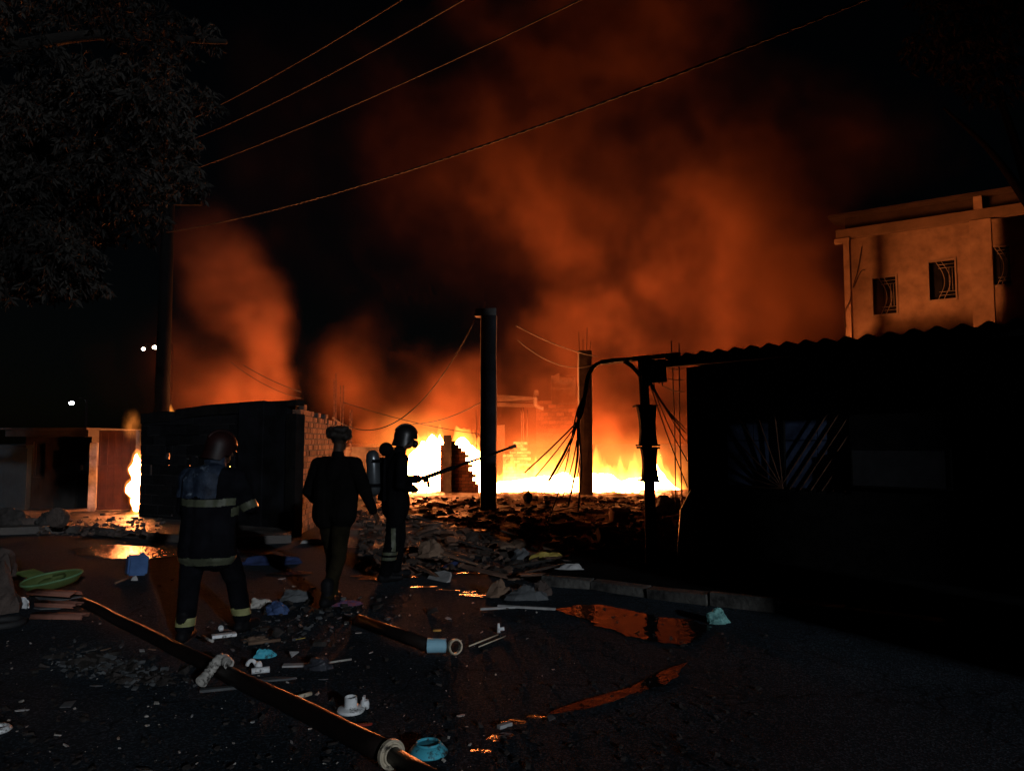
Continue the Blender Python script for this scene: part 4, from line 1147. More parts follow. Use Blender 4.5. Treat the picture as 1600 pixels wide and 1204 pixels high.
# man in dark shirt, walking away
def walking_man():
    g0 = gp(520, 945)
    e = empty('person', (g0.x, g0.y, 0), (0, 0, R(-14)), 'person in dark shirt and khaki trousers walking away between the two firefighters', 'person')
    B = Body()
    hp = 0.90
    B.cap('trouser', (-0.085, 0, hp), (-0.085, 0.16, 0.48), 0.108, 0.076); B.cap('trouser', (-0.085, 0.16, 0.48), (-0.08, 0.14, 0.09), 0.076, 0.062)
    B.cap('trouser', (0.085, 0, hp), (0.07, -0.03, 0.48), 0.108, 0.076); B.cap('trouser', (0.07, -0.03, 0.48), (0.06, -0.24, 0.13), 0.076, 0.062)
    boots(B, -0.08, 0.14, 0.1, 0, 'boot'); boots(B, 0.06, -0.24, -0.05, 0.03, 'boot')
    B.cap('shirt', (-0.09, 0, 0.90), (-0.10, 0.02, 1.22), 0.145, 0.145); B.cap('shirt', (0.09, 0, 0.90), (0.10, 0.02, 1.22), 0.145, 0.145)
    B.cap('shirt', (-0.09, 0.02, 1.20), (-0.11, 0.04, 1.38), 0.13, 0.11); B.cap('shirt', (0.09, 0.02, 1.20), (0.11, 0.04, 1.38), 0.13, 0.11)
    B.cap('shirt', (0, 0.0, 0.95), (0, 0.03, 1.36), 0.135, 0.135)
    B.cap('shirt', (-0.16, 0.04, 1.43), (0.16, 0.04, 1.43), 0.075)
    B.cap('shirt', (0, 0.04, 1.40), (0, 0.06, 1.51), 0.09, 0.065)
    B.cap('shirt', (-0.20, 0.04, 1.41), (-0.30, 0.02, 1.14), 0.088, 0.07); B.cap('shirt', (-0.30, 0.02, 1.14), (-0.26, 0.20, 0.98), 0.066, 0.044)
    B.cap('shirt', (0.20, 0.04, 1.41), (0.33, 0.0, 1.16), 0.088, 0.07); B.cap('shirt', (0.33, 0.0, 1.16), (0.38, 0.10, 0.95), 0.066, 0.044)
    B.hand((-0.26, 0.21, 0.97), (0.0, 0.75, -0.65), (1, 0, 0), 0.45, -1); B.hand((0.385, 0.11, 0.94), (0.35, 0.3, -0.85), (-1, 0.2, -0.3), 0.45, 1)
    B.cap('skin', (0, 0.06, 1.48), (0, 0.075, 1.60), 0.056, 0.055)
    M = B.head((0.0, 0.10, 1.665), R(-8), R(-6))
    # bushy hair over crown and back
    B.ell('hair', M @ Vector((0, -0.03, 0.065)), (0.112, 0.112, 0.085))
    for k in range(40):
        rr = random.Random(k); a = rr.uniform(0, 2 * math.pi); z = rr.uniform(0.02, 0.12)
        p = M @ Vector((math.cos(a) * 0.105, min(0.05, math.sin(a) * 0.12) - 0.02, z)); B.ell('hair', p, (0.034, 0.034, 0.03))
    B.build(e, {'shirt': M_SHIRT, 'trouser': M_KHAKI, 'skin': M_SKIN, 'hair': M_HAIR, 'boot': M_BOOT})
    eyes(e, M)
walking_man()

# helmeted firefighter in profile with air cylinder, aiming a lance
def firefighter_right():
    g0 = gp(617, 905)
    e = empty('person', (g0.x, g0.y, 0), (0, 0, R(-68)), 'helmeted firefighter in profile with an air cylinder on the back, aiming a long lance', 'person')
    B = Body()
    hp = 0.93
    B.cap('trouser', (-0.09, 0, hp), (-0.12, 0.07, 0.49), 0.125, 0.09); B.cap('trouser', (-0.12, 0.07, 0.49), (-0.13, 0.03, 0.12), 0.09, 0.08)
    B.cap('trouser', (0.09, 0, hp), (0.12, -0.06, 0.49), 0.125, 0.09); B.cap('trouser', (0.12, -0.06, 0.49), (0.13, -0.14, 0.12), 0.09, 0.08)
    boots(B, -0.13, 0.03, 0.1); boots(B, 0.13, -0.14, -0.15)
    B.cap('jacket', (-0.07, 0.0, 0.84), (-0.07, -0.02, 1.16), 0.145, 0.135); B.cap('jacket', (0.07, 0.0, 0.84), (0.07, -0.02, 1.16), 0.145, 0.135)
    B.cap('jacket', (-0.09, -0.02, 1.15), (-0.11, 0.0, 1.38), 0.138, 0.118); B.cap('jacket', (0.09, -0.02, 1.15), (0.11, 0.0, 1.38), 0.138, 0.118)
    B.cap('jacket', (0, 0.0, 0.86), (0, -0.01, 1.38), 0.17, 0.155)
    B.cap('jacket', (-0.16, 0.01, 1.44), (0.16, 0.01, 1.44), 0.09)
    B.cap('jacket', (0, 0.0, 1.42), (0, 0.05, 1.55), 0.10, 0.075)
    # arms forward to the lance
    B.cap('jacket', (-0.21, 0.02, 1.43), (-0.28, 0.06, 1.17), 0.085, 0.068); B.cap('jacket', (-0.28, 0.06, 1.17), (-0.13, 0.30, 1.19), 0.066, 0.054)
    B.cap('jacket', (0.21, 0.02, 1.43), (0.29, -0.02, 1.15), 0.085, 0.068); B.cap('jacket', (0.29, -0.02, 1.15), (0.16, 0.17, 1.09), 0.066, 0.054)
    B.hand((-0.12, 0.315, 1.195), (0.65, 0.7, 0.05), (0.4, -0.5, -0.75), 0.85, -1, 'glove'); B.hand((0.15, 0.18, 1.085), (-0.75, 0.6, 0.05), (-0.5, -0.4, -0.75), 0.85, 1, 'glove')
    B.cap('skin', (0, 0.05, 1.52), (0, 0.09, 1.62), 0.062, 0.06)
    M = B.head((0, 0.125, 1.685), R(4), R(-7))
    B.build(e, {'jacket': M_BLKC, 'trouser': M_BLKC, 'skin': M_SKIN, 'glove': M_GLOVE, 'boot': M_BOOT})
    helmet(e, M, M_HELMB, s=1.04); eyes(e, M)
    vm = MB(); vm.lathe([(0.03, 0.0), (0.05, 0.02), (0.045, 0.055), (0.02, 0.07)], 14, M @ TR((0, 0.085, -0.05), (R(-90), 0, 0))); vm.build('breathing_mask', M_HELMB, e, smooth=True)
    # air cylinder and harness
    tk = MB(); tk.lathe([(0.02, 0.0), (0.065, 0.03), (0.082, 0.08), (0.083, 0.44), (0.075, 0.50), (0.045, 0.54), (0.02, 0.55)], 20, TR((-0.02, -0.26, 1.00), (R(3), 0, 0))); tk = tk.build('air_cylinder', M_TANK, e, smooth=True)
    vv = MB(); vv.tube([(-0.02, -0.26, 1.0), (-0.02, -0.255, 0.93)], [0.02, 0.025], 8); vv.tube([(-0.06, -0.255, 0.94), (0.03, -0.255, 0.94)], 0.016, 8); vv.build('valve', M_RUST, tk)
    pk = MB(); pk.box((-0.12, -0.185, 0.95), (0.12, -0.15, 1.46), jit=0.006); pk.build('back_plate', M_BLKC, e)
    for z in (1.13, 1.42):
        st = MB(); st.lathe([(0.0845, -0.02), (0.092, -0.02), (0.092, 0.02), (0.0845, 0.02)], 20, TR((-0.02, -0.262, z)), close=True); st.build('strap', M_BLKC, tk)
    ro_ = MB(); ellipsoid(ro_, (0.02, -0.13, 1.56), (0.10, 0.085, 0.085)); ro_.build('rolled_hood', M_BLKC, e, smooth=True)
    B.band(e, lambda c, l: l == 'trouser' and c.x > 0.03 and (abs(c.z - 0.335) < 0.022 or abs(c.z - 0.275) < 0.022), M_BAND, 'trouser_band')
    B.band(e, lambda c, l: l == 'trouser' and c.x > 0.1 and 0.36 < c.z < 0.64 and abs(c.y + 0.07) < 0.028, M_BAND, 'trouser_band')
    return e
ff = firefighter_right()
bpy.context.view_layer.update()
# the lance they hold
h0 = ff.matrix_world @ Vector((0.02, 0.02, 1.085)) if False else None
mw = TR(ff.location, (0, 0, R(-68)))
pa = mw @ Vector((0.06, 0.12, 1.055)); pf = mw @ Vector((-0.01, 0.42, 1.16))
dirn = (at(800, 697, pa.y + 1.0) - at(652, 752, pa.y)).normalized()
Lp = at(652, 750, 9.25)
lance = empty('spray_lance', Lp, label='long thin spray lance with pistol grip pointed at the fire', cat='lance')
endp = at(800, 698, 9.9) - Lp
mb = MB(); mb.tube([-endp * 0.16, endp * 0.42, endp], [0.021, 0.017, 0.014], 10); mb.build('barrel', M_BLKC, lance, smooth=True)
mb = MB(); mb.tube([endp * 0.05, endp * 0.38], 0.027, 10); mb.build('sleeve', M_BLKC, lance, smooth=True)
mb = MB(); mb.tube([endp * 0.10 + Vector((0, 0, -0.015)), endp * 0.115 + Vector((0.0, 0, -0.13))], [0.018, 0.022], 8); mb.build('pistol_grip', M_BLKC, lance, smooth=True)
mb = MB(); mb.tube([endp * 0.97, endp * 1.04], [0.02, 0.024], 10); mb.build('nozzle', M_RUST, lance, smooth=True)
# ------------------------------------------------------------------ hanging cables and the burnt pole by the shop
pb = gp(1019, 892); pt = at(1004, 556, pb.y)
pole = empty('burnt_pole', (pb.x, pb.y, 0.1), label='burnt leaning pole carrying bent black meter boxes in front of the fire', cat='pole')
o0 = Vector((pb.x, pb.y, 0.1))
mb = MB(); mb.tube([Vector((0, 0, -0.1)), (pt - o0) * 0.35 + Vector((0.012, 0, 0)), (pt - o0) * 0.7, pt - o0], [0.085, 0.07, 0.062, 0.066], 12); mb.build('shaft', M_CHAR, pole, smooth=True)
def bent_box(x0t, x1t, yt, x0b, x1b, yb, seed):
    """sheet metal box warped by heat, with a lip above and below"""
    rnd = random.Random(seed); Y = pb.y - 0.09
    mb = MB(); n = 8; vs, fs = [], []
    for i in range(n + 1):
        t = i / n; y = yt + (yb - yt) * t
        w = 0.045 * math.sin(math.pi * t) * rnd.uniform(0.6, 1.0) * 0
        xl = x0t + (x0b - x0t) * t + 3.0 * math.sin(math.pi * t); xr = x1t + (x1b - x1t) * t - 2.5 * math.sin(math.pi * t)
        for (x, d) in ((xl, -0.09), (xr, -0.09), (xr, 0.07), (xl, 0.07)): vs.append(at(x, y, Y) + Vector((0, d, 0)) - o0)
    for i in range(n):
        for k in range(4): fs.append((i * 4 + k, i * 4 + (k + 1) % 4, (i + 1) * 4 + (k + 1) % 4, (i + 1) * 4 + k))
    fs += [(3, 2, 1, 0), tuple(n * 4 + k for k in range(4))]
    mb.add(vs, fs); b_ = mb.build('meter_box', M_BLACK, pole)
    for (xa, xb, y) in ((x0t - 2.5, x1t + 2.5, yt), (x0b - 2.5, x1b + 2.5, yb)):
        a, c = at(xa, y + 1.2, Y) - o0, at(xb, y - 1.2, Y) - o0
        m2 = MB(); m2.box((a.x, -0.21, a.z), (c.x, 0.1, c.z), jit=0.006); m2.build('lip', M_BLACK, b_)
bent_box(995, 1024, 634, 999, 1026, 695, 1); bent_box(1001, 1026, 699, 1002, 1028, 751, 2)
a, c = at(1000, 598, pb.y) - o0, at(1038, 563, pb.y) - o0
mb = MB(); mb.box((a.x, -0.1, a.z), (c.x, 0.1, c.z), jit=0.012); jb = mb.build('junction_box', M_BLACK, pole)
for i, x in enumerate((1008, 1014, 1022, 1030, 1035)):
    p = at(x, 597, pb.y - 0.05) - o0; m2 = MB(); m2.tube([p, p - Vector((0, 0, 0.02 + 0.03 * (i % 3)))], [0.012, 0.005], 6); m2.build('melted_drip', M_BLACK, jb)
a, c = at(975, 564, pb.y) - o0, at(1003, 590, pb.y) - o0
mb = MB(); mb.tube(spline([a, a.lerp(c, 0.45) + Vector((0.0, 0, 0.03)), c], 5), 0.028, 8); mb.build('brace', M_CHAR, pole, smooth=True)
# bundle that comes off the eave, bends and hangs down
hb = at(930, 566, 11.0)
bun = empty('hanging_cable_bundle', hb, label='bundle of burnt cables drooping from the eave and fanning out over the rubble', cat='cables')
ends = [(820, 738), (836, 745), (846, 768), (858, 752), (868, 742), (880, 775), (888, 790), (893, 772), (900, 758), (903, 800), (846, 842)]
for i, (x, y) in enumerate(ends):
    k = i * 0.9
    j = lambda s_: Vector((math.sin(k * 2.1 + s_) * 0.018, math.cos(k * 1.7 + s_) * 0.03, math.sin(k + s_) * 0.018))
    c_ = [at(1062, 553, 10.4) + j(0), at(990, 560, 10.8) + j(1), at(938, 566, 11.0) + j(2), at(920, 584, 11.05) + j(3), at(913, 620, 11.1) + j(4), at(908 - i * 0.6, 650, 11.15) + j(5)]
    f = Vector((x, y, 0)); m_ = at((908 + x) / 2 + 3, (650 + y) / 2, 11.3 + 0.08 * i)
    c_ += [m_, at(x, y, 11.6 + 0.12 * i)]
    mb = MB(); mb.tube([p - hb for p in spline(c_, 6)], 0.0095 if i % 3 else 0.013, 6); mb.build('cable', M_DARKW, bun, smooth=True)
hb2 = at(1016, 598, 9.95)
bun2 = empty('hanging_cable_bundle', hb2, label='short bundle of cables slanting from the burnt pole to the shop corner', cat='cables')
for i, (x, y, x2, y2) in enumerate(((1068, 672, 1012, 596), (1070, 668, 1014, 597), (1072, 676, 1016, 597), (1072, 690, 1018, 598), (1074, 760, 1015, 598), (1074, 720, 1017, 597))):
    a, c = at(x2, y2, 9.95), at(x, y, 10.95)
    mb = MB(); mb.tube([p - hb2 for p in spline([a, a.lerp(c, 0.5) + Vector((0.0, 0, -0.03 - 0.02 * (i % 3))), c], 8)], 0.008, 6); mb.build('cable', M_DARKW, bun2, smooth=True)
for i, (y0, y1) in enumerate(((572, 575), (588, 592), (602, 612))):
    wire('service_wire', at(1036, y0, 10.0), at(1070, y1, 11.0), 0.03, 0.006, ('top', 'middle', 'bottom')[i] + ' of three thin service wires between junction box and shop corner', M_DARKW)

# ------------------------------------------------------------------ trees
M_LEAF = mat('leaf', (0.019, 0.0165, 0.014), 0.8, (0.003, 0.0028, 0.0024), 1.1, contrast=(0.4, 0.62), spots=((0.045, 0.022, 0.012), 3.0, 0.66))
M_LEAF2 = mat('dry_dark_leaf', (0.0025, 0.0018, 0.0016), 0.95, None, 3.0, spec=0.02)
M_BARK2 = mat('black_bark', (0.0012, 0.001, 0.001), 0.95, None, 8.0, spec=0.02)
M_BARK = mat('bark', (0.008, 0.0065, 0.0055), 0.95, None, 8.0, 0.02, 20)
def leaf_tree(name, label, base, limbs, clusters, n_leaf, size, seed, droop=0.75, lm=None, bk=None):
    rnd = random.Random(seed)
    e = empty(name, base, label=label, cat='tree')
    b0 = Vector(base)
    mb = MB()
    for pts, r0, r1 in limbs:
        sp = spline([Vector(p) - b0 for p in pts], 6); mb.tube(sp, [r0 + (r1 - r0) * i / (len(sp) - 1) for i in range(len(sp))], 9)
    tr = mb.build('trunk', bk or M_BARK, e, smooth=True)
    vs, fs = [], []
    tw = MB()
    for (c, r_) in clusters:
        c = Vector(c) - b0
        k_tw = int(n_leaf * r_ / 8)
        for _ in range(k_tw):
            # a twig with a spray of drooping leaves
            d = Vector((rnd.gauss(0, 1), rnd.gauss(0, 1), rnd.gauss(0, 0.75))).normalized()
            p = c + d * r_ * rnd.uniform(0.35, 1.0) ** 0.6
            q = p + Vector((d.x, d.y, -0.5)) * 0.16 * size
            tw.tube([p - d * 0.18 * size, p, q], [0.006, 0.004, 0.002], 4, cap=False)
            for _k in range(8):
                o = p.lerp(q, rnd.random())
                ax = Vector((rnd.gauss(0, 0.55) + d.x * 0.3, rnd.gauss(0, 0.55) + d.y * 0.3, -droop + rnd.gauss(0, 0.35))).normalized()
                sd_ = ax.cross(Vector((rnd.gauss(0, 1), rnd.gauss(0, 1), rnd.gauss(0, 1)))).normalized()
                nn = ax.cross(sd_)
                L = rnd.uniform(0.09, 0.16) * size; wv = L * rnd.uniform(0.12, 0.17)
                b_ = len(vs)
                vs += [o, o + ax * L * 0.45 + sd_ * wv + nn * wv * 0.4, o + ax * L * 0.5, o + ax * L * 0.45 - sd_ * wv + nn * wv * 0.4, o + ax * L - nn * L * 0.08]
                fs += [(b_, b_ + 1, b_ + 2), (b_, b_ + 2, b_ + 3), (b_ + 1, b_ + 4, b_ + 2), (b_ + 2, b_ + 4, b_ + 3)]
    tg = tw.build('twigs', bk or M_BARK, tr); tg['kind'] = 'stuff'
    cm = MB(); cm.v = [tuple(v) for v in vs]; cm.f = fs; cm.m = [0] * len(fs)
    cr = cm.build('crown', lm or M_LEAF, e); cr['kind'] = 'stuff'
    return e
cl = []
rc = random.Random(5)
edge = [(300, 0), (320, 90), (330, 170), (305, 260), (255, 320), (195, 360), (160, 430), (140, 450), (60, 455), (-20, 440)]
for (x0, y0, x1, y1, n_) in ((-60, -40, 280, 180, 22), (-60, 150, 270, 270, 24), (-60, 250, 215, 350, 24), (-60, 330, 125, 430, 20)):
    for _ in range(n_):
        cl.append((at(rc.uniform(x0, x1), rc.uniform(y0, y1), rc.uniform(7.2, 10.5)), rc.uniform(0.22, 0.42)))
cl += [(at(270, 270, 8.4), 0.26), (at(285, 285, 8.3), 0.2), (at(215, 325, 8.0), 0.25), (at(120, 430, 7.8), 0.24), (at(135, 445, 7.7), 0.16), (at(60, 435, 8.0), 0.26), (at(310, 160, 9), 0.25), (at(300, 60, 9), 0.3)]
tb_ = Vector((-8.6, 8.6, 0))
limbs = [((tb_, tb_ + Vector((0.1, 0, 2.2)), tb_ + Vector((0.5, 0.1, 4.4)), tb_ + Vector((1.2, 0.2, 7.4))), 0.34, 0.12),
         ((tb_ + Vector((0.3, 0, 3.2)), tb_ + Vector((1.6, 0, 4.5)), tb_ + Vector((3.2, 0, 5.0)), tb_ + Vector((4.6, 0, 4.6))), 0.16, 0.03),
         ((tb_ + Vector((0.5, 0, 4.3)), tb_ + Vector((1.8, -0.2, 5.6)), tb_ + Vector((3.4, 0.2, 6.4)), tb_ + Vector((5.2, 0.3, 6.4))), 0.14, 0.03),
         ((tb_ + Vector((0.3, 0, 3.0)), tb_ + Vector((1.5, -0.3, 3.5)), tb_ + Vector((3.0, -0.5, 3.6)), tb_ + Vector((3.9, -0.6, 3.4))), 0.10, 0.02)]
leaf_tree('mango_tree', 'large tree with drooping leaves hanging into the top left corner', tb_, limbs, cl, 1250, 0.76, 3)
cl2 = []
for _ in range(22): cl2.append((at(rc.uniform(1450, 1640), rc.uniform(-60, 120), rc.uniform(23, 26)), rc.uniform(0.6, 1.0)))
cl2 += [(at(1560, 130, 24), 0.6), (at(1500, 90, 24), 0.6)]
t2 = Vector((at(1640, 600, 24.5).x, 24.5, 0))
leaf_tree('dark_tree', 'dim leafy tree crown behind the veranda house, top right corner', t2, [((t2, t2 + Vector((0, 0, 6)), t2 + Vector((-0.4, 0, 10)), t2 + Vector((-1.5, 0, 14))), 0.35, 0.08), ((t2 + Vector((-0.2, 0, 9)), t2 + Vector((-1.5, 0, 11)), t2 + Vector((-3.0, 0, 12.5))), 0.16, 0.04)], cl2, 260, 2.4, 11, lm=M_LEAF2, bk=M_BARK2)

# ------------------------------------------------------------------ debris on the road
M_PVC = mat('grey_white_pvc', (0.34, 0.325, 0.30), 0.5, (0.22, 0.21, 0.19), 8.0, spots=((0.03, 0.026, 0.022), 14.0, 0.54))
M_WHITEP = mat('white_plastic', (0.62, 0.64, 0.65), 0.45, (0.46, 0.48, 0.49), 8.0, spots=((0.03, 0.026, 0.022), 14.0, 0.54))
M_GREYP = mat('grey_board', (0.075, 0.08, 0.084), 0.8, (0.04, 0.043, 0.046), 6.0)
M_BLUEP = mat('blue_plastic', (0.05, 0.11, 0.30), 0.45, (0.03, 0.07, 0.2), 7.0)
M_CYAN = mat('turquoise_plastic', (0.06, 0.36, 0.46), 0.4, (0.045, 0.28, 0.37), 7.0, spots=((0.03, 0.026, 0.022), 14.0, 0.54))
M_LIME = mat('lime_plastic', (0.07, 0.095, 0.03), 0.6, (0.04, 0.058, 0.016), 6.0)
M_GREEN = mat('green_plastic', (0.08, 0.16, 0.075), 0.5, (0.05, 0.11, 0.05), 6.0)
M_CLAY = mat('clay_tile', (0.20, 0.085, 0.06), 0.85, (0.13, 0.055, 0.038), 6.0, 0.004, 40)
M_STONE = mat('pale_stone', (0.075, 0.055, 0.047), 0.9, (0.025, 0.02, 0.018), 3.0, 0.03, 14)
M_PIPE = mat('scorched_pipe', (0.010, 0.006, 0.005), 0.45, (0.005, 0.0035, 0.003), 5.0, 0.002, 30, spec=0.3)
M_CREAM = mat('cream_fitting', (0.46, 0.40, 0.30), 0.5, (0.34, 0.29, 0.21), 7.0, spots=((0.03, 0.026, 0.022), 14.0, 0.54))
M_CARD = mat('cardboard', (0.14, 0.09, 0.06), 0.9, (0.08, 0.05, 0.035), 5.0)
M_YELLOW = mat('yellow_scrap', (0.35, 0.26, 0.06), 0.6, None, 9.0)
M_REDP = mat('red_plastic', (0.20, 0.022, 0.014), 0.5, None, 9.0)
M_CLOTHB = mat('dark_blue_cloth', (0.018, 0.03, 0.085), 0.9, (0.01, 0.016, 0.045), 8.0, 0.01, 20)
M_PAPER = mat('white_paper', (0.30, 0.30, 0.30), 0.9, (0.20, 0.20, 0.20), 8.0)
def V2(px, py, z=0.0): return gp(px, py, z)
def shard(name, label, px, py, L, w, rz, m, cat, t=0.012, tilt=(0, 0), seed=0, z=0.0, group=None, sides=6):
    rnd = random.Random(seed * 7 + int(px) * 13 + int(py))
    poly = []
    for k in range(sides):
        a = 2 * math.pi * k / sides + rnd.uniform(-0.3, 0.3)
        poly.append((math.cos(a) * L / 2 * rnd.uniform(0.75, 1.1), math.sin(a) * w / 2 * rnd.uniform(0.75, 1.1)))
    mb = MB(); mb.prism(poly, 0, t)
    p = V2(px, py)
    o = mb.build(name, m, loc=(p.x, p.y, 0.003 + z + abs(math.sin(tilt[0])) * w / 2 + abs(math.sin(tilt[1])) * L / 2), rot=(tilt[0], tilt[1], rz))
    return tag(o, label, cat, group)
def crumple(name, label, px, py, L, w, h, m, cat, rz=0.0, seed=0, z=0.0, n=14, group=None):
    """crumpled lump of sheet: closed noisy body resting on the ground"""
    rnd = random.Random(seed); off = Vector((seed * 3.1, seed * 1.7, 0))
    vs, fs = [], []
    rows = 8
    for i in range(rows + 1):
        ph = math.pi / 2 * i / rows
        for k in range(n):
            a = 2 * math.pi * k / n
            q = Vector((math.cos(a) * math.cos(ph), math.sin(a) * math.cos(ph), math.sin(ph)))
            f = 1 + 0.55 * noise.noise(off + q * 1.6) + 0.35 * abs(noise.noise(off + q * 4.5))
            vs.append((q.x * L / 2 * f, q.y * w / 2 * f, max(0, q.z * h * f)))
    for i in range(rows):
        for k in range(n): fs.append((i * n + k, i * n + (k + 1) % n, (i + 1) * n + (k + 1) % n, (i + 1) * n + k))
    fs.append(tuple(range(n - 1, -1, -1))); fs.append(tuple(rows * n + k for k in range(n)))
    mb = MB(); mb.add(vs, fs); p = V2(px, py)
    o = mb.build(name, m, loc=(p.x, p.y, z), rot=(0, 0, rz))
    return tag(o, label, cat, group)
def stick(name, label, a, b_, r_, m, cat, z=0.0, group=None, n=8, flat=None):
    pa_, pb_ = V2(*a), V2(*b_)
    mid = (pa_ + pb_) / 2; pa_ -= mid; pb_ -= mid
    mb = MB()
    if flat:
        d = (pb_ - pa_).normalized(); s_ = Vector((-d.y, d.x, 0)) * flat / 2
        vs = [pa_ - s_, pb_ - s_, pb_ + s_, pa_ + s_]; mb.add([v + Vector((0, 0, 0.0)) for v in vs] + [v + Vector((0, 0, r_ * 2)) for v in vs], [(3, 2, 1, 0), (4, 5, 6, 7), (0, 1, 5, 4), (1, 2, 6, 5), (2, 3, 7, 6), (3, 0, 4, 7)])
        o = mb.build(name, m, loc=mid + Vector((0, 0, z + 0.003)))
    else:
        mb.tube([pa_, pb_ * 0.1, pb_], r_, n); o = mb.build(name, m, loc=mid + Vector((0, 0, r_ + z)), smooth=True)
    return tag(o, label, cat, group)

# the long scorched pipe that runs down the picture, in two lengths with a flanged joint
pA, pJ, pE = V2(128, 940, 0.06), V2(612, 1178, 0.075), V2(705, 1232, 0.075)
pi_ = empty('long_pipe', V2(400, 1080), label='long scorched dark pipe crossing the road to the bottom edge, with a cream flanged joint', cat='pipe')
pl0 = pi_.location.copy()
mb = MB(); rp2 = random.Random(8); npt = 22; mb.tube([pA.lerp(pJ, k / npt) - pl0 + Vector((0.012 * noise.noise(Vector((k * 0.3, 1, 0))), 0.02 * noise.noise(Vector((k * 0.25, 5, 0))), 0.006 * noise.noise(Vector((k * 0.4, 9, 0))))) for k in range(npt + 1)], [(0.046 + 0.012 * k / npt) * (1 + 0.05 * noise.noise(Vector((k * 0.9, 2, 2)))) for k in range(npt + 1)], 18); mb.build('pipe_length', M_PIPE, pi_, smooth=True)
mb = MB(); mb.tube([pJ - pl0, pE - pl0], 0.042, 18); mb.build('pipe_length', M_PIPE, pi_, smooth=True)
dj = (pE - pJ).normalized(); q_ = dj.to_track_quat('Z', 'Y').to_matrix().to_4x4()
mb = MB(); mb.lathe([(0.043, -0.022), (0.068, -0.022), (0.074, -0.015), (0.074, 0.008), (0.066, 0.014), (0.061, 0.008), (0.054, 0.008), (0.051, 0.02), (0.043, 0.02)], 28, Matrix.Translation(pJ - pl0) @ q_, close=True); mb.build('flanged_joint', M_CREAM, pi_, smooth=False)
# second pipe with blue sleeve and open ring end
qA, qB, qC = V2(560, 968, 0.055), V2(672, 1008, 0.055), V2(706, 1008, 0.055)
p2 = empty('short_pipe', qB, label='dark pipe with a pale blue sleeve and open cream ring at its end', cat='pipe')
mb = MB(); mb.tube([qA - qB, Vector((0, 0, 0))], 0.05, 16); mb.build('pipe_length', M_PIPE, p2, smooth=True)
dd = (qC - qB).normalized(); qm = dd.to_track_quat('Z', 'Y').to_matrix().to_4x4()
mb = MB(); mb.lathe([(0.0505, -0.02), (0.056, -0.02), (0.053, 0.125), (0.045, 0.125)], 20, qm, close=True); mb.build('blue_sleeve', mat('pale_blue_sleeve', (0.22, 0.42, 0.52), 0.5, (0.17, 0.33, 0.42), 8.0), p2, smooth=False)
rq = Vector((0.55, -0.8, 0.1)).to_track_quat('Z', 'Y').to_matrix().to_4x4()
mb = MB(); mb.lathe([(0.047, -0.03), (0.060, -0.03), (0.062, 0.0), (0.056, 0.012), (0.047, 0.006)], 24, Matrix.Translation(V2(712, 1010, 0.062) - qB) @ rq, close=True); mb.build('end_ring', M_CREAM, p2)
# turquoise bowl with a ring foot
p = V2(669, 1176)
bw = empty('turquoise_bowl', (p.x, p.y, 0), label='upturned turquoise plastic bowl beside the long pipe joint', cat='bowl')
mb = MB(); mb.lathe([(0.103, 0.0), (0.106, 0.005), (0.104, 0.012), (0.088, 0.032), (0.074, 0.044), (0.066, 0.047), (0.0, 0.047)], 36); mb.build('bowl_body', M_CYAN, bw, smooth=True)
mb = MB(); mb.lathe([(0.056, 0.045), (0.067, 0.045), (0.068, 0.056), (0.063, 0.060), (0.056, 0.056)], 36, close=True); mb.build('foot_ring', M_CYAN, bw, smooth=True)
# white flanged spigot
p = V2(548, 1110)
sp_ = empty('white_flange', (p.x, p.y, 0), (R(4), 0, 0), 'white plastic flange with upright spigot lying near the long pipe', 'fitting')
mb = MB(); mb.lathe([(0.082, 0.0), (0.085, 0.008), (0.078, 0.018), (0.045, 0.026), (0.040, 0.03), (0.038, 0.085), (0.034, 0.088), (0.030, 0.085), (0.030, 0.02)], 28); mb.build('flange', M_WHITEP, sp_, smooth=False)
p = V2(570, 1106)
mb = MB(); mb.lathe([(0.026, 0), (0.028, 0.03), (0.024, 0.05), (0.018, 0.05), (0.018, 0.01)], 12); mb.box((-0.012, -0.02, 0.05), (0.0, 0.02, 0.075)); tag(mb.build('broken_coupling', M_WHITEP, loc=(p.x, p.y, 0)), 'small broken white coupling beside the white flange', 'fitting')
# ribbed white hose elbow
c_ = [V2(316, 1063, 0.05), V2(328, 1048, 0.09), V2(338, 1034, 0.15), V2(348, 1028, 0.165), V2(358, 1037, 0.145)]
eb = empty('ribbed_hose', V2(335, 1060), label='bent ribbed white hose with an open round mouth, left of the long pipe', cat='hose')
e0 = eb.location.copy()
sp = spline([p - e0 for p in c_], 10)
mb = MB(); mb.tube(sp, [0.034 + 0.003 * (1 if i % 4 < 2 else -1) for i in range(len(sp))], 14, cap=False); h_ = mb.build('hose_body', M_PVC, eb, smooth=True)
h_.modifiers.new('thickness', 'SOLIDIFY').thickness = 0.006
dq = (sp[0] - sp[2]).normalized().to_track_quat('Z', 'Y').to_matrix().to_4x4()
mb = MB(); mb.lathe([(0.028, -0.012), (0.040, -0.012), (0.042, 0.012), (0.030, 0.014)], 18, Matrix.Translation(sp[0]) @ dq, close=True); mb.build('mouth_ring', M_PVC, eb)
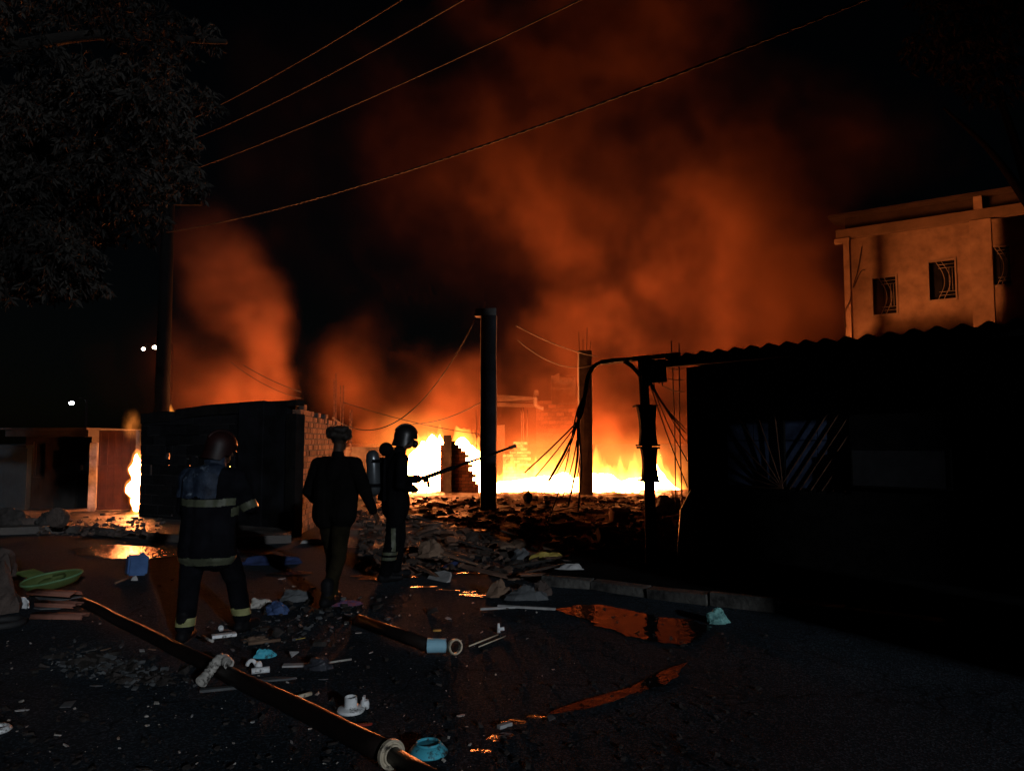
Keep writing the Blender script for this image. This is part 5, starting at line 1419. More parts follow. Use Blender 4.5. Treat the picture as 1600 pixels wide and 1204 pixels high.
# white pipe lengths and fittings around it
stick('white_strip', 'flat white profile strip across the long pipe above the ribbed hose', (330, 1024), (368, 1019), 0.012, M_WHITEP, 'strip', 0.13, flat=0.06)
stick('white_pipe_piece', 'thin white pipe piece with a joint pointing at the ribbed hose from the left', (316, 1012), (332, 1020), 0.012, M_PVC, 'pipe', 0.08)
stick('grey_profile', 'long grey flat profile lying below the ribbed hose', (312, 1081), (372, 1075), 0.008, M_GREYP, 'strip', flat=0.05)
p = V2(345, 1014); mb = MB(); mb.lathe([(0.016, 0), (0.022, 0.02), (0.018, 0.035), (0.012, 0.035)], 10); tag(mb.build('white_tee_fitting', M_WHITEP, loc=(p.x, p.y, 0.15), rot=(0.5, 0, 0)), 'small white tee fitting on top of the white profile strip', 'fitting')
# cyan box scrap, white elbows etc. right of the hose
crumple('cyan_carton', 'small crushed cyan carton right of the ribbed hose', 414, 1026, 0.15, 0.08, 0.05, M_CYAN, 'carton', 0.25, 3)
p = V2(393, 1046)
eo = empty('white_elbow', (p.x, p.y, 0), label='white curved pipe elbow below the cyan carton', cat='fitting')
mb = MB(); mb.tube([Vector((math.cos(t) * 0.035, 0, math.sin(t) * 0.055 + 0.012)) for t in [R(a) for a in range(10, 175, 15)]], 0.014, 10); mb.build('elbow_body', M_WHITEP, eo, smooth=True)
p = V2(404, 1047); mb = MB(); mb.lathe([(0.02, 0), (0.026, 0.01), (0.026, 0.045), (0.015, 0.065)], 12); tag(mb.build('white_stub', M_WHITEP, loc=(p.x, p.y, 0), smooth=True), 'stubby white pipe end standing right of the white elbow', 'fitting')
stick('white_tube', 'short thick white tube lying below the white elbow', (393, 1053), (421, 1050), 0.022, M_WHITEP, 'tube')
shard('white_sheet', 'triangular white sheet fragment standing near the cyan carton', 457, 1026, 0.13, 0.07, 0.6, M_PAPER, 'sheet', tilt=(0.5, 0), sides=3)
stick('white_sheet_strip', 'wide white strip below the triangular sheet fragment', (442, 1041), (478, 1040), 0.006, M_PAPER, 'strip', flat=0.07)
shard('grey_sheet', 'grey sheet scrap right of the white elbow, beside the long pipe', 432, 1062, 0.30, 0.08, 0.2, M_GREYP, 'sheet')
stick('white_rod', 'slim white rod lying alone right of the sheet fragments', (515, 1036), (549, 1031), 0.008, M_PVC, 'rod')
stick('pale_valve_rod', 'pale rod with a round end beside the long pipe', (466, 1092), (486, 1086), 0.014, M_CREAM, 'rod')
crumple('blue_bag', 'tied bright blue cloth bundle on the road between the walkers', 433, 958, 0.20, 0.13, 0.09, mat('blue_bundle', (0.05, 0.085, 0.19), 0.7, (0.015, 0.03, 0.08), 14.0, 0.02, 18), 'bundle', 0.1, 5)
crumple('pale_sack', 'pale folded sack left of the blue bundle', 404, 948, 0.24, 0.13, 0.08, M_PVC, 'sack', 0.3, 6)
stick('brown_stick', 'charred brown twigs lying above the cyan carton', (388, 1008), (438, 1002), 0.014, M_CARD, 'twig')
crumple('brown_scrap', 'crumpled brown scrap beside the charred twigs', 400, 1002, 0.20, 0.10, 0.04, M_CARD, 'scrap', 0.3, 8)
crumple('dark_bag', 'dark glossy bag lump right of the triangular sheet', 498, 1044, 0.18, 0.11, 0.06, mat('dark_bag', (0.03, 0.032, 0.04), 0.35, None, 9.0, 0.01, 20), 'bag', 0, 9)
shard('red_strip', 'orange red plastic strip beside the long pipe above its joint', 566, 1134, 0.12, 0.025, 0.15, M_REDP, 'strip')
stick('white_long_strip', 'long thin white strip lying by the puddle, longer of the crossed pair', (778, 948), (868, 953), 0.010, M_PAPER, 'strip', flat=0.035)
stick('white_long_strip', 'shorter white strip crossing under the long thin strip by the puddle', (750, 953), (805, 950), 0.010, M_PAPER, 'strip', z=0.0, flat=0.03)
stick('thin_rod', 'thin pale rod leading to the white tap right of the blue sleeved pipe', (733, 1010), (778, 992), 0.006, M_CREAM, 'rod')
stick('thin_rod', 'second thin pale rod, just below the one that leads to the white tap', (748, 1011), (790, 994), 0.005, M_CREAM, 'rod')
p = V2(779, 988); mb = MB(); mb.tube([(0, 0, 0.0), (0, 0, 0.08)], [0.016, 0.01], 8); mb.tube([(-0.01, 0, 0.03), (0.05, 0, 0.035)], 0.016, 8); tag(mb.build('white_tap', M_WHITEP, loc=(p.x, p.y, 0), smooth=True), 'small white plastic tap right of the blue sleeved pipe', 'tap')
shard('yellow_scrap', 'tiny yellow scrap above the blue sleeved pipe', 683, 986, 0.07, 0.025, 0.1, M_YELLOW, 'scrap')
stick('white_chip', 'short curved white chip near the wet streak at bottom centre', (779, 1139), (798, 1133), 0.010, M_PAPER, 'chip', flat=0.03)
crumple('paper_wad', 'crumpled white printed paper on the rubble edge right of centre', 893, 902, 0.34, 0.16, 0.10, M_PAPER, 'paper', 0.2, 12, 0.06)
crumple('teal_plastic', 'shiny teal plastic scrap in front of the right kerb', 1122, 972, 0.20, 0.12, 0.11, mat('teal_film', (0.16, 0.36, 0.34), 0.2, (0.05, 0.13, 0.13), 20.0, 0.02, 20), 'plastic', 0.2, 14)

# left edge heap
p = V2(12, 960)
crumple('rough_boulder', 'large rough pinkish boulder at the left edge', -6, 955, 0.40, 0.34, 0.34, M_STONE, 'boulder', 0.2, 21, n=18)
crumple('rough_boulder', 'smaller dark boulder behind the large one at the left edge', -4, 905, 0.5, 0.4, 0.28, M_STONE, 'boulder', 0.2, 22, n=16)
p = V2(78, 925)
car = empty('toy_car_shell', (p.x, p.y, 0.05), (R(14), R(-10), R(16)), 'lime green plastic toy shell with a raised rim lying at left', 'toy')
mb = MB(); n = 28
ring = [Vector((math.cos(2 * math.pi * k / n) * 0.30 * (1 + 0.12 * math.cos(2 * math.pi * k / n)), math.sin(2 * math.pi * k / n) * 0.15, 0)) for k in range(n)]
vs, fs = [], []
for (s_, z) in ((0.55, -0.06), (0.85, -0.03), (1.0, 0.03), (1.05, 0.05), (0.97, 0.052), (0.85, 0.0), (0.5, -0.03), (0.35, 0.03), (0.2, 0.045)):
    for q in ring: vs.append(Vector((q.x * s_, q.y * s_, z + 0.06)))
L = 9
for i in range(L - 1):
    for k in range(n): fs.append((i * n + k, i * n + (k + 1) % n, (i + 1) * n + (k + 1) % n, (i + 1) * n + k))
fs += [tuple(range(n - 1, -1, -1)), tuple((L - 1) * n + k for k in range(n))]
mb.add(vs, fs); mb.build('shell', M_LIME, car, smooth=True)
mb = MB(); mb.tube([Vector((q.x * 1.03, q.y * 1.03, 0.112)) for q in ring], 0.012, 8, close=True); mb.build('rim', M_GREEN, car, smooth=True)
mb = MB(); mb.box((0.05, -0.05, 0.10), (0.17, 0.03, 0.135), jit=0.008); mb.build('seat_hump', M_LIME, car)
shard('lime_panel', 'flat lime green panel behind the toy shell', 45, 905, 0.34, 0.16, 0.5, M_LIME, 'panel', tilt=(0.6, 0.1), sides=5)
shard('slate_sheet', 'dark slate sheet under the toy shell', 90, 936, 0.5, 0.22, 0.1, M_GREYP, 'sheet', tilt=(0.15, 0))
# broken roof tiles in a small stack
for i, (x, y, z, rz, L, lab) in enumerate(((85, 944, 0.09, -0.25, 0.52, 'clay roof tile lying on top of the little broken tile pile'), (92, 955, 0.045, -0.2, 0.44, 'clay roof tile in the middle of the little broken tile pile'), (94, 966, 0.0, -0.05, 0.48, 'clay roof tile at the bottom of the little broken tile pile'))):
    mb = MB(); n = 10; vs = []
    for e in (-1, 1):
        for k in range(n + 1):
            a = math.pi * k / n; vs.append(Vector((e * L / 2 + random.uniform(-.02, .02), math.cos(a) * 0.085, math.sin(a) * 0.045)))
    fs = [(k, k + 1, n + 2 + k, n + 1 + k) for k in range(n)]
    mb.add(vs, fs); p = V2(x, y)
    o = mb.build('roof_tile', M_CLAY, loc=(p.x, p.y, z + 0.012), rot=(0, 0, rz), smooth=True); o.modifiers.new('thickness', 'SOLIDIFY').thickness = 0.014
    tag(o, lab, 'roof tile', 'broken roof tiles at the left edge')
shard('slate_wedge', 'grey slate wedge between the broken clay tiles', 80, 955, 0.30, 0.16, 0.1, M_GREYP, 'slate', z=0.03)
p = V2(25, 950)
mb = MB(); n = 16; vs, fs = [], []
for i in range(7):
    t = i / 6
    for k in range(n + 1):
        a = math.pi * (0.05 + 0.9 * k / n); rr = 0.15 * math.sin(t * math.pi / 2 + 0.05) * (1 + 0.05 * math.sin(k * 2.2))
        vs.append(Vector((math.cos(a) * rr, 0.05 * math.cos(t * 1.4), math.sin(a) * rr * 0.8)))
for i in range(6):
    for k in range(n): fs.append((i * (n + 1) + k, i * (n + 1) + k + 1, (i + 1) * (n + 1) + k + 1, (i + 1) * (n + 1) + k))
mb.add(vs, fs); o = mb.build('basin_shard', M_WHITEP, loc=(p.x, p.y, 0.0), rot=(R(-25), 0, R(-20)), smooth=True); o.modifiers.new('thickness', 'SOLIDIFY').thickness = 0.012
tag(o, 'curved white broken basin piece in front of the boulder at left', 'basin')
p = V2(4, 978); mb = MB(); mb.tube([Vector((math.cos(2 * math.pi * k / 28) * 0.16, math.sin(2 * math.pi * k / 28) * 0.16, 0.03)) for k in range(28)], 0.03, 8, close=True)
tag(mb.build('black_tyre', mat('tyre_rubber', (0.02, 0.02, 0.021), 0.7), loc=(p.x, p.y, 0), smooth=True), 'small black tyre lying flat at the left edge', 'tyre')
p = V2(0, 1142); mb = MB(); mb.lathe([(0.07, 0.0), (0.08, 0.01), (0.06, 0.03), (0.05, 0.03), (0.04, 0.012)], 20, close=True); tag(mb.build('white_dish', M_WHITEP, loc=(p.x - 0.02, p.y, 0.0), smooth=True), 'white round dish cut by the left edge, near the bottom', 'dish')
# blue jerrycan-like container before the left puddle
p = V2(212, 898)
jc = empty('blue_container', (p.x, p.y, 0), (0, R(4), R(38)), 'pale blue plastic container standing by the glowing puddle at left', 'container')
bm = bmesh.new(); bmesh.ops.create_cube(bm, size=1.0); bmesh.ops.scale(bm, vec=(0.23, 0.17, 0.25), verts=bm.verts); bmesh.ops.bevel(bm, geom=bm.edges[:], offset=0.022, segments=2, affect='EDGES'); bmesh.ops.translate(bm, vec=(0, 0, 0.127), verts=bm.verts)
me = bpy.data.meshes.new('can_body'); bm.to_mesh(me); bm.free(); me.materials.append(mat('sky_plastic', (0.045, 0.095, 0.22), 0.4, (0.025, 0.06, 0.15), 6.0)); obj_of(me, 'can_body', jc)
mb = MB(); mb.tube([(0.05, 0, 0.25), (0.05, 0, 0.275)], [0.028, 0.025], 12); mb.build('can_neck', MATS['sky_plastic'], jc, smooth=True)
stick('wooden_stick', 'notched stick lying in front of the blue container', (180, 912), (206, 902), 0.012, M_CARD, 'stick')
crumple('white_wad', 'small white wad in front of the blue container', 210, 906, 0.07, 0.05, 0.04, M_PAPER, 'wad', 0, 31)
# pavement things left
p = V2(90, 826, 0.13); mb = MB(); mb.lathe([(0.0, 0.0), (0.17, 0.0), (0.175, 0.02), (0.175, 0.14), (0.165, 0.16), (0.0, 0.16)], 24)
tag(mb.build('round_tub', M_STONE, loc=(p.x, p.y + 0.1, 0.30), rot=(R(75), 0, R(-8)), smooth=False), 'round pale tub tipped on its side on the firelit pavement', 'tub')
shard('grey_board', 'broken pale board lying on the pavement left of the tipped tub', 45, 830, 0.75, 0.22, 0.05, M_STONE, 'board', t=0.12, z=0.13, sides=5)
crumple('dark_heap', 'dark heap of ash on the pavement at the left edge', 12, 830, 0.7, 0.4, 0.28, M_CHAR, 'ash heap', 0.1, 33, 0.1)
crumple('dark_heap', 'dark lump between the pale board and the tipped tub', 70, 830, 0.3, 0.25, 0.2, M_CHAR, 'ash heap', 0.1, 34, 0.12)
stick('burning_board', 'charred board lying on the pavement under the narrow flame', (160, 815), (212, 806), 0.02, M_CHAR, 'board', 0.13, flat=0.12)
# dark blue cloth heap behind the walkers
crumple('blue_cloth_heap', 'long dark blue cloth heap on the road beside the block building', 425, 880, 0.75, 0.3, 0.10, M_CLOTHB, 'cloth', 0.1, 41)
crumple('dirty_heap', 'pale dirty plastic heap right of the dark blue cloth', 462, 938, 0.30, 0.16, 0.10, M_GREYP, 'plastic', 0.3, 42)
crumple('white_scrap', 'white plastic scrap near the corner of the block building', 490, 848, 0.35, 0.15, 0.06, M_PAPER, 'plastic', 0.2, 43)
crumple('red_blue_scrap', 'mixed red and blue cloth scrap right of the pale dirty heap', 542, 945, 0.28, 0.12, 0.04, mat('red_blue_cloth', (0.16, 0.04, 0.05), 0.9, (0.05, 0.05, 0.12), 20.0), 'cloth', 0.2, 44)
# ------------------------------------------------------------------ things in the rubble heap
def lot_or_road(x, y): return max(0.0, lot_h(x, y)) if (y > 8.8 and -4.4 < x < 9) else 0.0
def on_lot(px, py):
    """point of the rubble surface (or road) seen at a pixel"""
    d = ray(px, py); o = Vector((0, 0, CAM_H)); t = 7.5; st = 0.3
    while t < 34:
        p = o + d * t
        if p.z < 0.85 and p.z <= lot_or_road(p.x, p.y):
            if st < 0.03: return p
            t -= st; st *= 0.25
        t += st
    return o + d * 24
LAND = [(672, 870, 'the crushed pale box'), (762, 800, 'the tall dark column'), (915, 778, 'the pale column'), (900, 830, 'the red plastic sheet'), (858, 876, 'the yellow sack'), (965, 812, 'the tan drum'), (1018, 870, 'the burnt pole'), (825, 785, 'the black gas bottle'), (893, 902, 'the white printed paper'), (950, 845, 'the rusty can'), (778, 930, 'the orange cardboard piece'), (615, 880, 'the helmeted firefighter'), (1048, 862, 'the grey sack'),
        (669, 1176, 'the turquoise bowl'), (612, 1178, 'the pipe joint'), (548, 1106, 'the white flange'), (335, 1050, 'the ribbed hose'), (414, 1026, 'the cyan carton'), (433, 958, 'the blue bundle'), (78, 925, 'the lime toy shell'), (94, 955, 'the clay tiles'), (700, 1006, 'the blue pipe sleeve'), (212, 895, 'the blue container'), (25, 950, 'the white basin piece'), (300, 985, "the left firefighter's boots"), (520, 940, "the walking man's feet"), (975, 975, 'the orange puddle'), (0, 1142, 'the white dish'), (779, 988, 'the white tap')]
def where(px, py):
    x, y, nm = min(LAND, key=lambda l: math.hypot(l[0] - px, (l[1] - py) * 1.6))
    dx, dy = px - x, (py - y) * 1.6
    return (('left of ' if dx < 0 else 'right of ') if abs(dx) > abs(dy) else ('behind ' if dy < 0 else 'in front of ')) + nm
COLN = {'charred': 'charred black', 'cinder': 'dull black', 'scorched_brown': 'scorched dark brown', 'sooty_brick': 'sooty brick red', 'sooty_concrete': 'sooty grey', 'cardboard': 'scorched brown', 'pale_stone': 'dusty', 'clay_brick': 'brick red', 'grey_board': 'grey', 'dark_blue_cloth': 'dark blue', 'white_paper': 'pale', 'grey_white_pvc': 'off-white', 'yellow_scrap': 'yellow'}
def lump(name, label, px, py, L, w, h, m, cat, seed, rz=0.0, group=None, n=12):
    p = on_lot(px, py)
    o = crumple(name, label, px, py, L, w, h, m, cat, rz, seed, 0.0, n, group)
    o.location = (p.x, p.y, p.z - 0.03); return o
lump('cardboard_box', 'crushed pale cardboard box at the left foot of the rubble heap', 672, 870, 0.42, 0.3, 0.22, M_CARD, 'box', 51)
lump('cardboard_box', 'small orange cardboard piece at the near edge of the rubble heap', 778, 930, 0.24, 0.2, 0.16, M_CARD, 'box', 52)
lump('cardboard_box', 'dull brown box at the right end of the near rubble edge', 848, 928, 0.2, 0.2, 0.15, M_STONE, 'box', 53)
p = on_lot(965, 815); mb = MB(); mb.lathe([(0.0, 0.0), (0.17, 0.0), (0.18, 0.02), (0.2, 0.26), (0.19, 0.28), (0.0, 0.27)], 20); tag(mb.build('dented_drum', M_CARD, loc=(p.x, p.y, p.z - 0.03), rot=(0.1, 0.15, 0)), 'dented tan drum standing in the rubble left of the burnt pole', 'drum')
p = on_lot(950, 845); mb = MB(); mb.lathe([(0.0, 0.0), (0.11, 0.0), (0.12, 0.02), (0.12, 0.3), (0.11, 0.32), (0.0, 0.32)], 18); tag(mb.build('fallen_can', M_RUST, loc=(p.x - 0.15, p.y, p.z + 0.1), rot=(0, R(86), 0.2)), 'rusty can lying on its side in the middle of the rubble', 'can')
lump('red_cloth', 'red plastic sheet crumpled in the rubble below the hanging cables', 900, 830, 0.7, 0.35, 0.16, M_REDP, 'sheet', 55)
lump('blue_cloth', 'dark blue cloth crumpled in the rubble behind the red sheet', 830, 828, 0.6, 0.35, 0.14, M_CLOTHB, 'cloth', 56)
lump('yellow_sack', 'mustard yellow sack at the near edge of the rubble', 858, 876, 0.42, 0.25, 0.14, M_YELLOW, 'sack', 57)
lump('wire_basket', 'grey crumpled wire basket left of the yellow sack', 816, 872, 0.25, 0.2, 0.14, M_GREYP, 'basket', 58)
lump('grey_heap', 'grey tangled plastic heap in the gutter before the rubble', 822, 935, 0.4, 0.2, 0.14, M_GREYP, 'heap', 59)
lump('plank_pile', 'curled pale sheet leaning in the rubble right of the burnt pole', 1045, 800, 0.8, 0.35, 0.28, M_PAPER, 'sheet', 60, 0.5)
lump('grey_sack', 'dark grey sack slumped at the foot of the shop corner', 1048, 862, 0.38, 0.28, 0.24, M_GREYP, 'sack', 61)
p = on_lot(825, 786); mb = MB(); ellipsoid(mb, (0, 0, 0.14), (0.12, 0.12, 0.13)); mb.tube([(0, 0, -0.02), (0.0, 0, 0.04)], [0.07, 0.05], 10); mb.tube([(0, 0, 0.26), (0.02, 0, 0.33)], [0.03, 0.012], 8); tag(mb.build('gas_bottle', M_BLACK, loc=p, smooth=True), 'small round black gas bottle silhouetted against the low fire', 'gas bottle')
# charred chunks, boards and sheets all over the heap
CH = []
for k in range(7):
    rr = random.Random(70 + k); mb = MB()
    if k < 4:
        bm = bmesh.new(); bmesh.ops.create_icosphere(bm, subdivisions=2, radius=0.5)
        for v in bm.verts: v.co *= 1 + 0.5 * noise.noise(v.co * 2.2 + Vector((k * 5, 0, 0))); v.co.z *= 0.55
        me = bpy.data.meshes.new('charred_chunk'); bm.to_mesh(me); bm.free()
    else:
        poly = [(math.cos(2 * math.pi * i / 6 + rr.uniform(-.3, .3)) * 0.5 * rr.uniform(.6, 1), math.sin(2 * math.pi * i / 6 + rr.uniform(-.3, .3)) * 0.5 * rr.uniform(.4, 1)) for i in range(6)]
        mb.prism(poly, -0.05, 0.05); me = mb.mesh('charred_chunk', M_CHAR)
    CH.append(me)
M_CIND = mat('cinder', (0.042, 0.03, 0.024), 0.9, (0.016, 0.012, 0.010), 7.0, 0.01, 30)
M_SCOR = mat('scorched_brown', (0.12, 0.066, 0.045), 0.9, (0.04, 0.025, 0.018), 6.0, 0.01, 30)
M_DBRK = mat('sooty_brick', (0.16, 0.075, 0.045), 0.9, (0.05, 0.027, 0.018), 6.0, 0.01, 30)
CM = [M_CIND, M_CHAR, M_SCOR, M_CARD, M_DBRK, M_SOOT, M_CLOTHB, M_PAPER]
CME = {}
rr = random.Random(99)
for i in range(170):
    px = rr.uniform(640, 1078); py = 783 + 122 * rr.random() ** 1.4
    if px > 1040 and py > 850: continue
    if py > 855 and rr.random() < 0.6: continue
    p = on_lot(px, py)
    k = rr.randrange(7); m = rr.choices(CM, (7, 5, 5, 1.2, 3, 0.8, 0.5, 0.2))[0]
    if (k, m.name) not in CME:
        me = CH[k].copy(); me.materials.clear(); me.materials.append(m); CME[(k, m.name)] = me
    s_ = rr.uniform(0.08, 0.34) * (1.0 if k < 4 else 1.5)
    o = obj_of(CME[(k, m.name)], 'rubble_chunk', None, p + Vector((0, 0, 0.02 * s_)), (rr.uniform(-.5, .5), rr.uniform(-.5, .5), rr.uniform(0, 6)), (s_ * rr.uniform(.7, 1.4), s_, s_ * rr.uniform(.6, 1.2)))
    tag(o, ('small ' if s_ < 0.15 else 'middling ' if s_ < 0.25 else 'large ') + COLN[m.name] + (' lump' if k < 4 else ' slab fragment') + ' in the rubble ' + where(px, py), 'rubble', 'loose chunks in the rubble heap')
# splintered boards
for i in range(34):
    px = rr.uniform(650, 1070); py = 785 + 120 * rr.random()
    p = on_lot(px, py); L = rr.uniform(0.3, 1.1)
    mb = MB(); mb.box((-L / 2, -0.04, 0), (L / 2, 0.04, 0.025), jit=0.01, rnd=rr)
    bmat = rr.choice([M_CIND, M_CHAR, M_SCOR, M_CARD])
    o = mb.build('charred_board', bmat, loc=p + Vector((0, 0, 0.04)), rot=(rr.uniform(-.3, .3), rr.uniform(-.35, .35), rr.uniform(-.7, .7)))
    tag(o, ('long ' if L > 0.7 else 'short ') + COLN[bmat.name] + ' splintered board in the rubble ' + where(px, py), 'board', 'charred boards in the rubble heap')
# fine crumbs: plaster, glass, plastic flakes on the road
def crumbs(name, label, m, n, pick, smin, smax, seed):
    r2 = random.Random(seed); mb = MB()
    for _ in range(n):
        p = pick(r2)
        if p is None: continue
        s_ = smin * (smax / smin) ** (r2.random() ** 2.2)
        M_ = TR((p.x, p.y, p.z + s_ * 0.25), (r2.uniform(-.5, .5), r2.uniform(-.5, .5), r2.uniform(0, 6)))
        mb.box((-s_ / 2 * r2.uniform(.6, 1.8), -s_ / 2, -s_ * 0.2), (s_ / 2 * r2.uniform(.6, 1.8), s_ / 2, s_ * 0.2), M_, jit=s_ * 0.2, rnd=r2)
    o = mb.build(name, m); return tag(o, label, kind='stuff')
def pk_near(r2):
    if r2.random() < 0.65: return gp(r2.uniform(0, 760), 950 + 254 * r2.random() ** 0.8)
    return gp(r2.uniform(380, 900), r2.uniform(880, 1100))
crumbs('scattered_crumbs', 'pale crumbs of plaster and glass scattered over the road', M_PVC, 380, pk_near, 0.003, 0.018, 1)
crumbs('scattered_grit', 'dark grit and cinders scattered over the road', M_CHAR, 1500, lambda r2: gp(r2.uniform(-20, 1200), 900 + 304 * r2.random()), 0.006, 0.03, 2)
def pk_patch(r2):
    c = r2.choice(((130, 1035, 60, 22), (150, 1040, 55, 15), (235, 1058, 60, 16), (205, 1050, 40, 20), (430, 985, 110, 30), (520, 950, 90, 25)))
    return gp(c[0] + r2.gauss(0, 0.5) * c[2], c[1] + r2.gauss(0, 0.5) * c[3])
crumbs('broken_flakes', 'drifts of broken pale flakes beside the long pipe', M_GREYP, 520, pk_patch, 0.006, 0.045, 3)
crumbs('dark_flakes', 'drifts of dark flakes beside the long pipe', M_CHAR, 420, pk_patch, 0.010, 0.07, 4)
def pk_lot(r2):
    return on_lot(r2.uniform(560, 1078), 778 + 118 * r2.random() ** 1.3)
crumbs('ash_crumbs', 'ash, cinders and splinters covering the rubble heap', M_CIND, 2000, pk_lot, 0.02, 0.12, 5)
crumbs('brick_crumbs', 'brick and plaster crumbs covering the rubble heap', M_SCOR, 900, pk_lot, 0.02, 0.12, 6)
crumbs('pavement_cinders', 'glowing-lit cinders and splinters on the pavement by the gate', M_STONE, 260, lambda r2: gp(r2.uniform(60, 260), r2.uniform(808, 838), 0.13), 0.015, 0.10, 7)
# mid-road litter one can tell apart
LT = [(150, 1072, .10, M_GREYP), (35, 1112, .10, M_PAPER), (105, 1104, .16, M_GREYP), (185, 1155, .08, M_PVC), (225, 1204, .14, M_SOOT), (140, 1020, .14, M_SOOT), (165, 1015, .12, M_CARD), (190, 1010, .12, M_GREYP), (222, 1018, .11, M_PAPER), (238, 1016, .09, M_CARD),
      (168, 1045, .16, M_GREYP), (395, 1130, .05, M_PAPER), (455, 1160, .07, M_PAPER), (415, 972, .10, M_SOOT), (560, 990, .06, M_PVC), (610, 975, .08, M_GREYP), (640, 962, .08, M_PVC), (700, 968, .10, M_PAPER), (505, 1062, .08, M_GREYP), (720, 1120, .08, M_PVC), (860, 1124, .14, M_GREYP),
      (380, 1003, .2, M_SOOT), (350, 985, .22, M_SOOT), (470, 1000, .09, M_YELLOW), (580, 1020, .06, M_PVC), (300, 1120, .05, M_PAPER), (245, 1100, .07, M_PVC), (90, 1150, .06, M_PVC), (440, 905, .14, M_PAPER), (460, 918, .12, M_PAPER), (395, 868, .12, M_GREYP)]
for i, (x, y, s_, m) in enumerate(LT):
    shard('litter_piece', ('larger ' if s_ > 0.11 else 'tiny ' if s_ < 0.07 else 'small ') + COLN[m.name] + ' flat litter piece on the road ' + where(x, y), x, y, s_ * 0.9, s_ * (0.22 + 0.12 * (i % 3)), i * 0.7, m, 'litter', t=0.006, sides=4 + i % 2, tilt=(0.12 * (i % 3), 0.1 * (i % 2)), seed=i, group='litter pieces on the road')
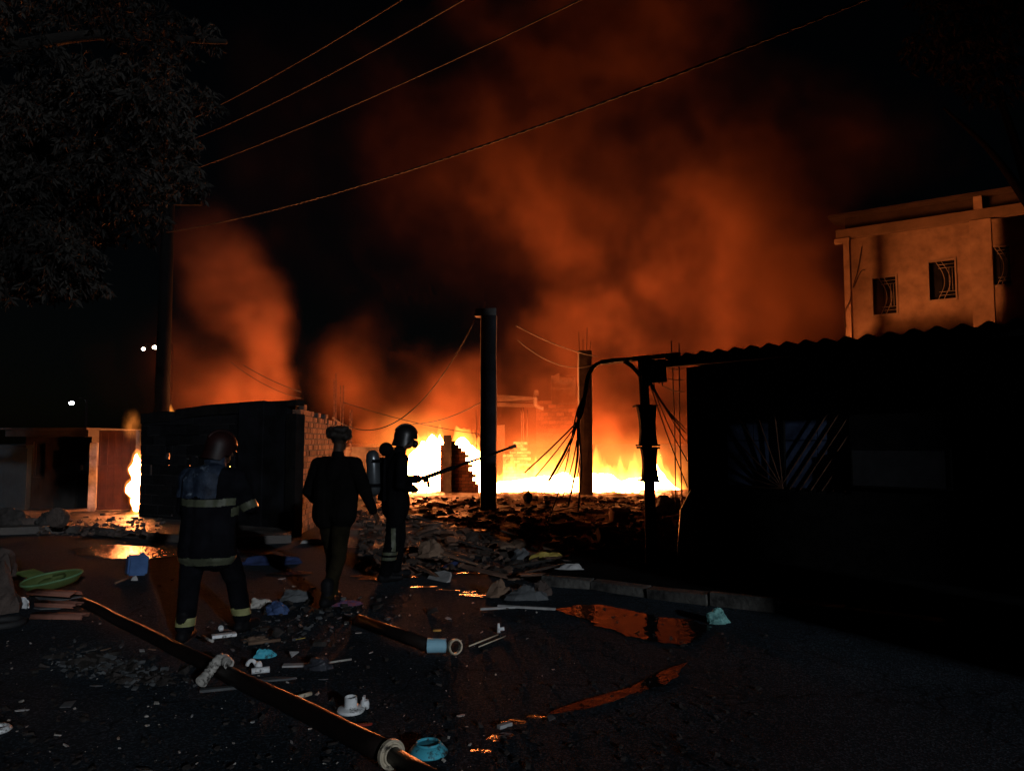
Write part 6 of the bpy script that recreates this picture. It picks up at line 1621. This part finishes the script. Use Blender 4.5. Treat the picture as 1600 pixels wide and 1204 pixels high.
# ------------------------------------------------------------------ smoke: one heterogeneous cloud of air, density from noise
def make_smoke():
    LO, HI, VOX = Vector((-20, 14.6, 0.0)), Vector((21, 38, 25)), 0.27
    tree = bpy.data.node_groups.new('smoke_density', 'GeometryNodeTree')
    tree.interface.new_socket('Geometry', in_out='INPUT', socket_type='NodeSocketGeometry')
    tree.interface.new_socket('Geometry', in_out='OUTPUT', socket_type='NodeSocketGeometry')
    t = NT(tree)
    go = t.n('NodeGroupOutput')
    pos = t.n('GeometryNodeInputPosition').outputs[0]
    def vm(op, a, b=None, s=None):
        nd = t.n('ShaderNodeVectorMath', operation=op)
        if hasattr(a, 'links'): t.l(a, nd.inputs[0])
        else: nd.inputs[0].default_value = a
        if b is not None:
            if hasattr(b, 'links'): t.l(b, nd.inputs[1])
            else: nd.inputs[1].default_value = b
        if s is not None: nd.inputs['Scale'].default_value = s
        return nd.outputs['Value'] if op in ('LENGTH', 'DOT_PRODUCT') else nd.outputs['Vector']
    def ma(op, a, b=None):
        nd = t.n('ShaderNodeMath', operation=op)
        for i, x in enumerate((a, b)):
            if x is None: continue
            if hasattr(x, 'links'): t.l(x, nd.inputs[i])
            else: nd.inputs[i].default_value = x
        return nd.outputs[0]
    def mr(v, a, b, c, d, smooth=True):
        nd = t.n('ShaderNodeMapRange', interpolation_type='SMOOTHSTEP' if smooth else 'LINEAR')
        t.l(v, nd.inputs['Value'])
        for k, x in zip(('From Min', 'From Max', 'To Min', 'To Max'), (a, b, c, d)): nd.inputs[k].default_value = x
        return nd.outputs[0]
    def nz(v, scale, detail, rough=0.55, out='Fac'):
        nd = t.n('ShaderNodeTexNoise', i_Scale=scale, i_Detail=detail, i_Roughness=rough)
        t.l(v, nd.inputs['Vector'])
        return nd.outputs[out]
    # billowing: shift the position by two octaves of colour noise
    w1 = vm('SUBTRACT', nz(pos, 0.16, 2.0, 0.5, 'Color'), (0.5, 0.5, 0.5))
    w2 = vm('SUBTRACT', nz(pos, 0.55, 3.0, 0.55, 'Color'), (0.5, 0.5, 0.5))
    p = vm('ADD', pos, vm('ADD', vm('SCALE', w1, s=6.5), vm('SCALE', w2, s=3.2)))
    p_near = vm('ADD', pos, vm('ADD', vm('SCALE', w1, s=1.2), vm('SCALE', w2, s=1.5)))     # the small plume keeps closer to its column
    def blob(px, py, Y, rx, ry, rz, dens, soft=0.55):
        """soft ellipsoid round the point seen at px, py at distance Y; radii in metres"""
        c = at(px, py, Y)
        d = vm('DIVIDE', vm('SUBTRACT', p_near if Y < 24 else p, tuple(c)), (rx, ry, rz))
        return mr(vm('LENGTH', d), 1.0, 1.0 - soft, 0.0, dens)
    BL = SMOKE_BLOBS
    tot = None
    for a in BL:
        b = blob(*a)
        tot = b if tot is None else ma('MAXIMUM', tot, b)
    # clumps and gaps inside the cloud, drawn out along the drift (up and to the left)
    ax, bx = (-0.55, 0.0, 0.83), (0.83, 0.0, 0.55)
    cb = t.n('ShaderNodeCombineXYZ')
    t.l(ma('MULTIPLY', vm('DOT_PRODUCT', p, ax), 0.5), cb.inputs[0])
    sp = t.n('ShaderNodeSeparateXYZ'); t.l(p, sp.inputs[0]); t.l(sp.outputs[1], cb.inputs[1])
    t.l(vm('DOT_PRODUCT', p, bx), cb.inputs[2])
    dr = cb.outputs[0]
    clump = mr(nz(dr, 0.23, 4.0, 0.6), 0.40, 0.62, 0.10, 1.35)
    fine = mr(nz(dr, 0.85, 5.0, 0.65), 0.34, 0.66, 0.25, 1.5, False)
    mid = mr(nz(p, 0.42, 3.0, 0.6), 0.38, 0.60, 0.30, 1.35)
    den = ma('MULTIPLY', ma('MULTIPLY', ma('MULTIPLY', tot, clump), fine), mid)
    vc = t.n('GeometryNodeVolumeCube')
    t.l(den, vc.inputs['Density'])
    vc.inputs['Min'].default_value = LO; vc.inputs['Max'].default_value = HI
    for ax, i in (('X', 0), ('Y', 1), ('Z', 2)):
        vc.inputs['Resolution ' + ax].default_value = int((HI[i] - LO[i]) / VOX)
    m = bpy.data.materials.new('smoke'); m.use_nodes = True
    mt = NT(m.node_tree); m.node_tree.nodes.remove(m.node_tree.nodes['Principled BSDF'])
    pv = mt.n('ShaderNodeVolumePrincipled')
    pv.inputs['Color'].default_value = (0.32, 0.145, 0.078, 1)
    pv.inputs['Density'].default_value = 1.0
    pv.inputs['Anisotropy'].default_value = 0.15
    mt.l(pv.outputs[0], m.node_tree.nodes['Material Output'].inputs['Volume'])
    sm = t.n('GeometryNodeSetMaterial'); sm.inputs['Material'].default_value = m
    t.l(vc.outputs[0], sm.inputs['Geometry']); t.l(sm.outputs[0], go.inputs[0])
    me = MB().box(LO, HI).mesh('smoke', m)
    o = obj_of(me, 'smoke')
    md = o.modifiers.new('smoke_density', 'NODES'); md.node_group = tree
    tag(o, 'orange lit smoke billowing up from the burning lot', kind='stuff')
    return o
SMOKE_BLOBS = [
    # px,  py,   Y,   rx,  ry,  rz, density, softness
    (1230, 470, 30.5, 7.5, 3.4, 5.4, 0.85, 0.8),
    (1090, 450, 28.5, 6.5, 4.0, 4.8, 0.48, 0.8),
    (960, 480, 28.5, 4.8, 4.0, 4.0, 0.38, 0.8),
    (900, 290, 29.5, 8.0, 4.5, 5.0, 0.30, 0.9),
    (960, 80, 30.0, 7.5, 4.5, 6.0, 0.26, 0.95),
    (1210, 280, 30.0, 6.5, 4.0, 4.6, 0.34, 0.9),
    (880, 670, 27.5, 8.5, 4.0, 2.9, 0.30, 0.9),
    (650, 680, 26.5, 4.4, 3.0, 2.0, 0.26, 0.9),
    (540, 570, 26.5, 2.6, 3.0, 2.2, 0.16, 0.9),
    (425, 590, 21.6, 0.75, 1.4, 2.0, 0.95, 0.45),
    (405, 510, 22.0, 1.25, 1.8, 2.1, 0.50, 0.7),
    (355, 430, 22.4, 1.5, 2.0, 2.2, 0.28, 0.8),
    (320, 370, 22.8, 1.2, 1.8, 1.6, 0.12, 0.9),
    (350, 605, 21.8, 2.3, 2.0, 1.7, 0.34, 0.9),
    (270, 580, 22.5, 2.6, 2.4, 2.2, 0.07, 0.95),
    (760, 250, 33.0, 15.0, 4.5, 9.0, 0.05, 0.95),
]
make_smoke()
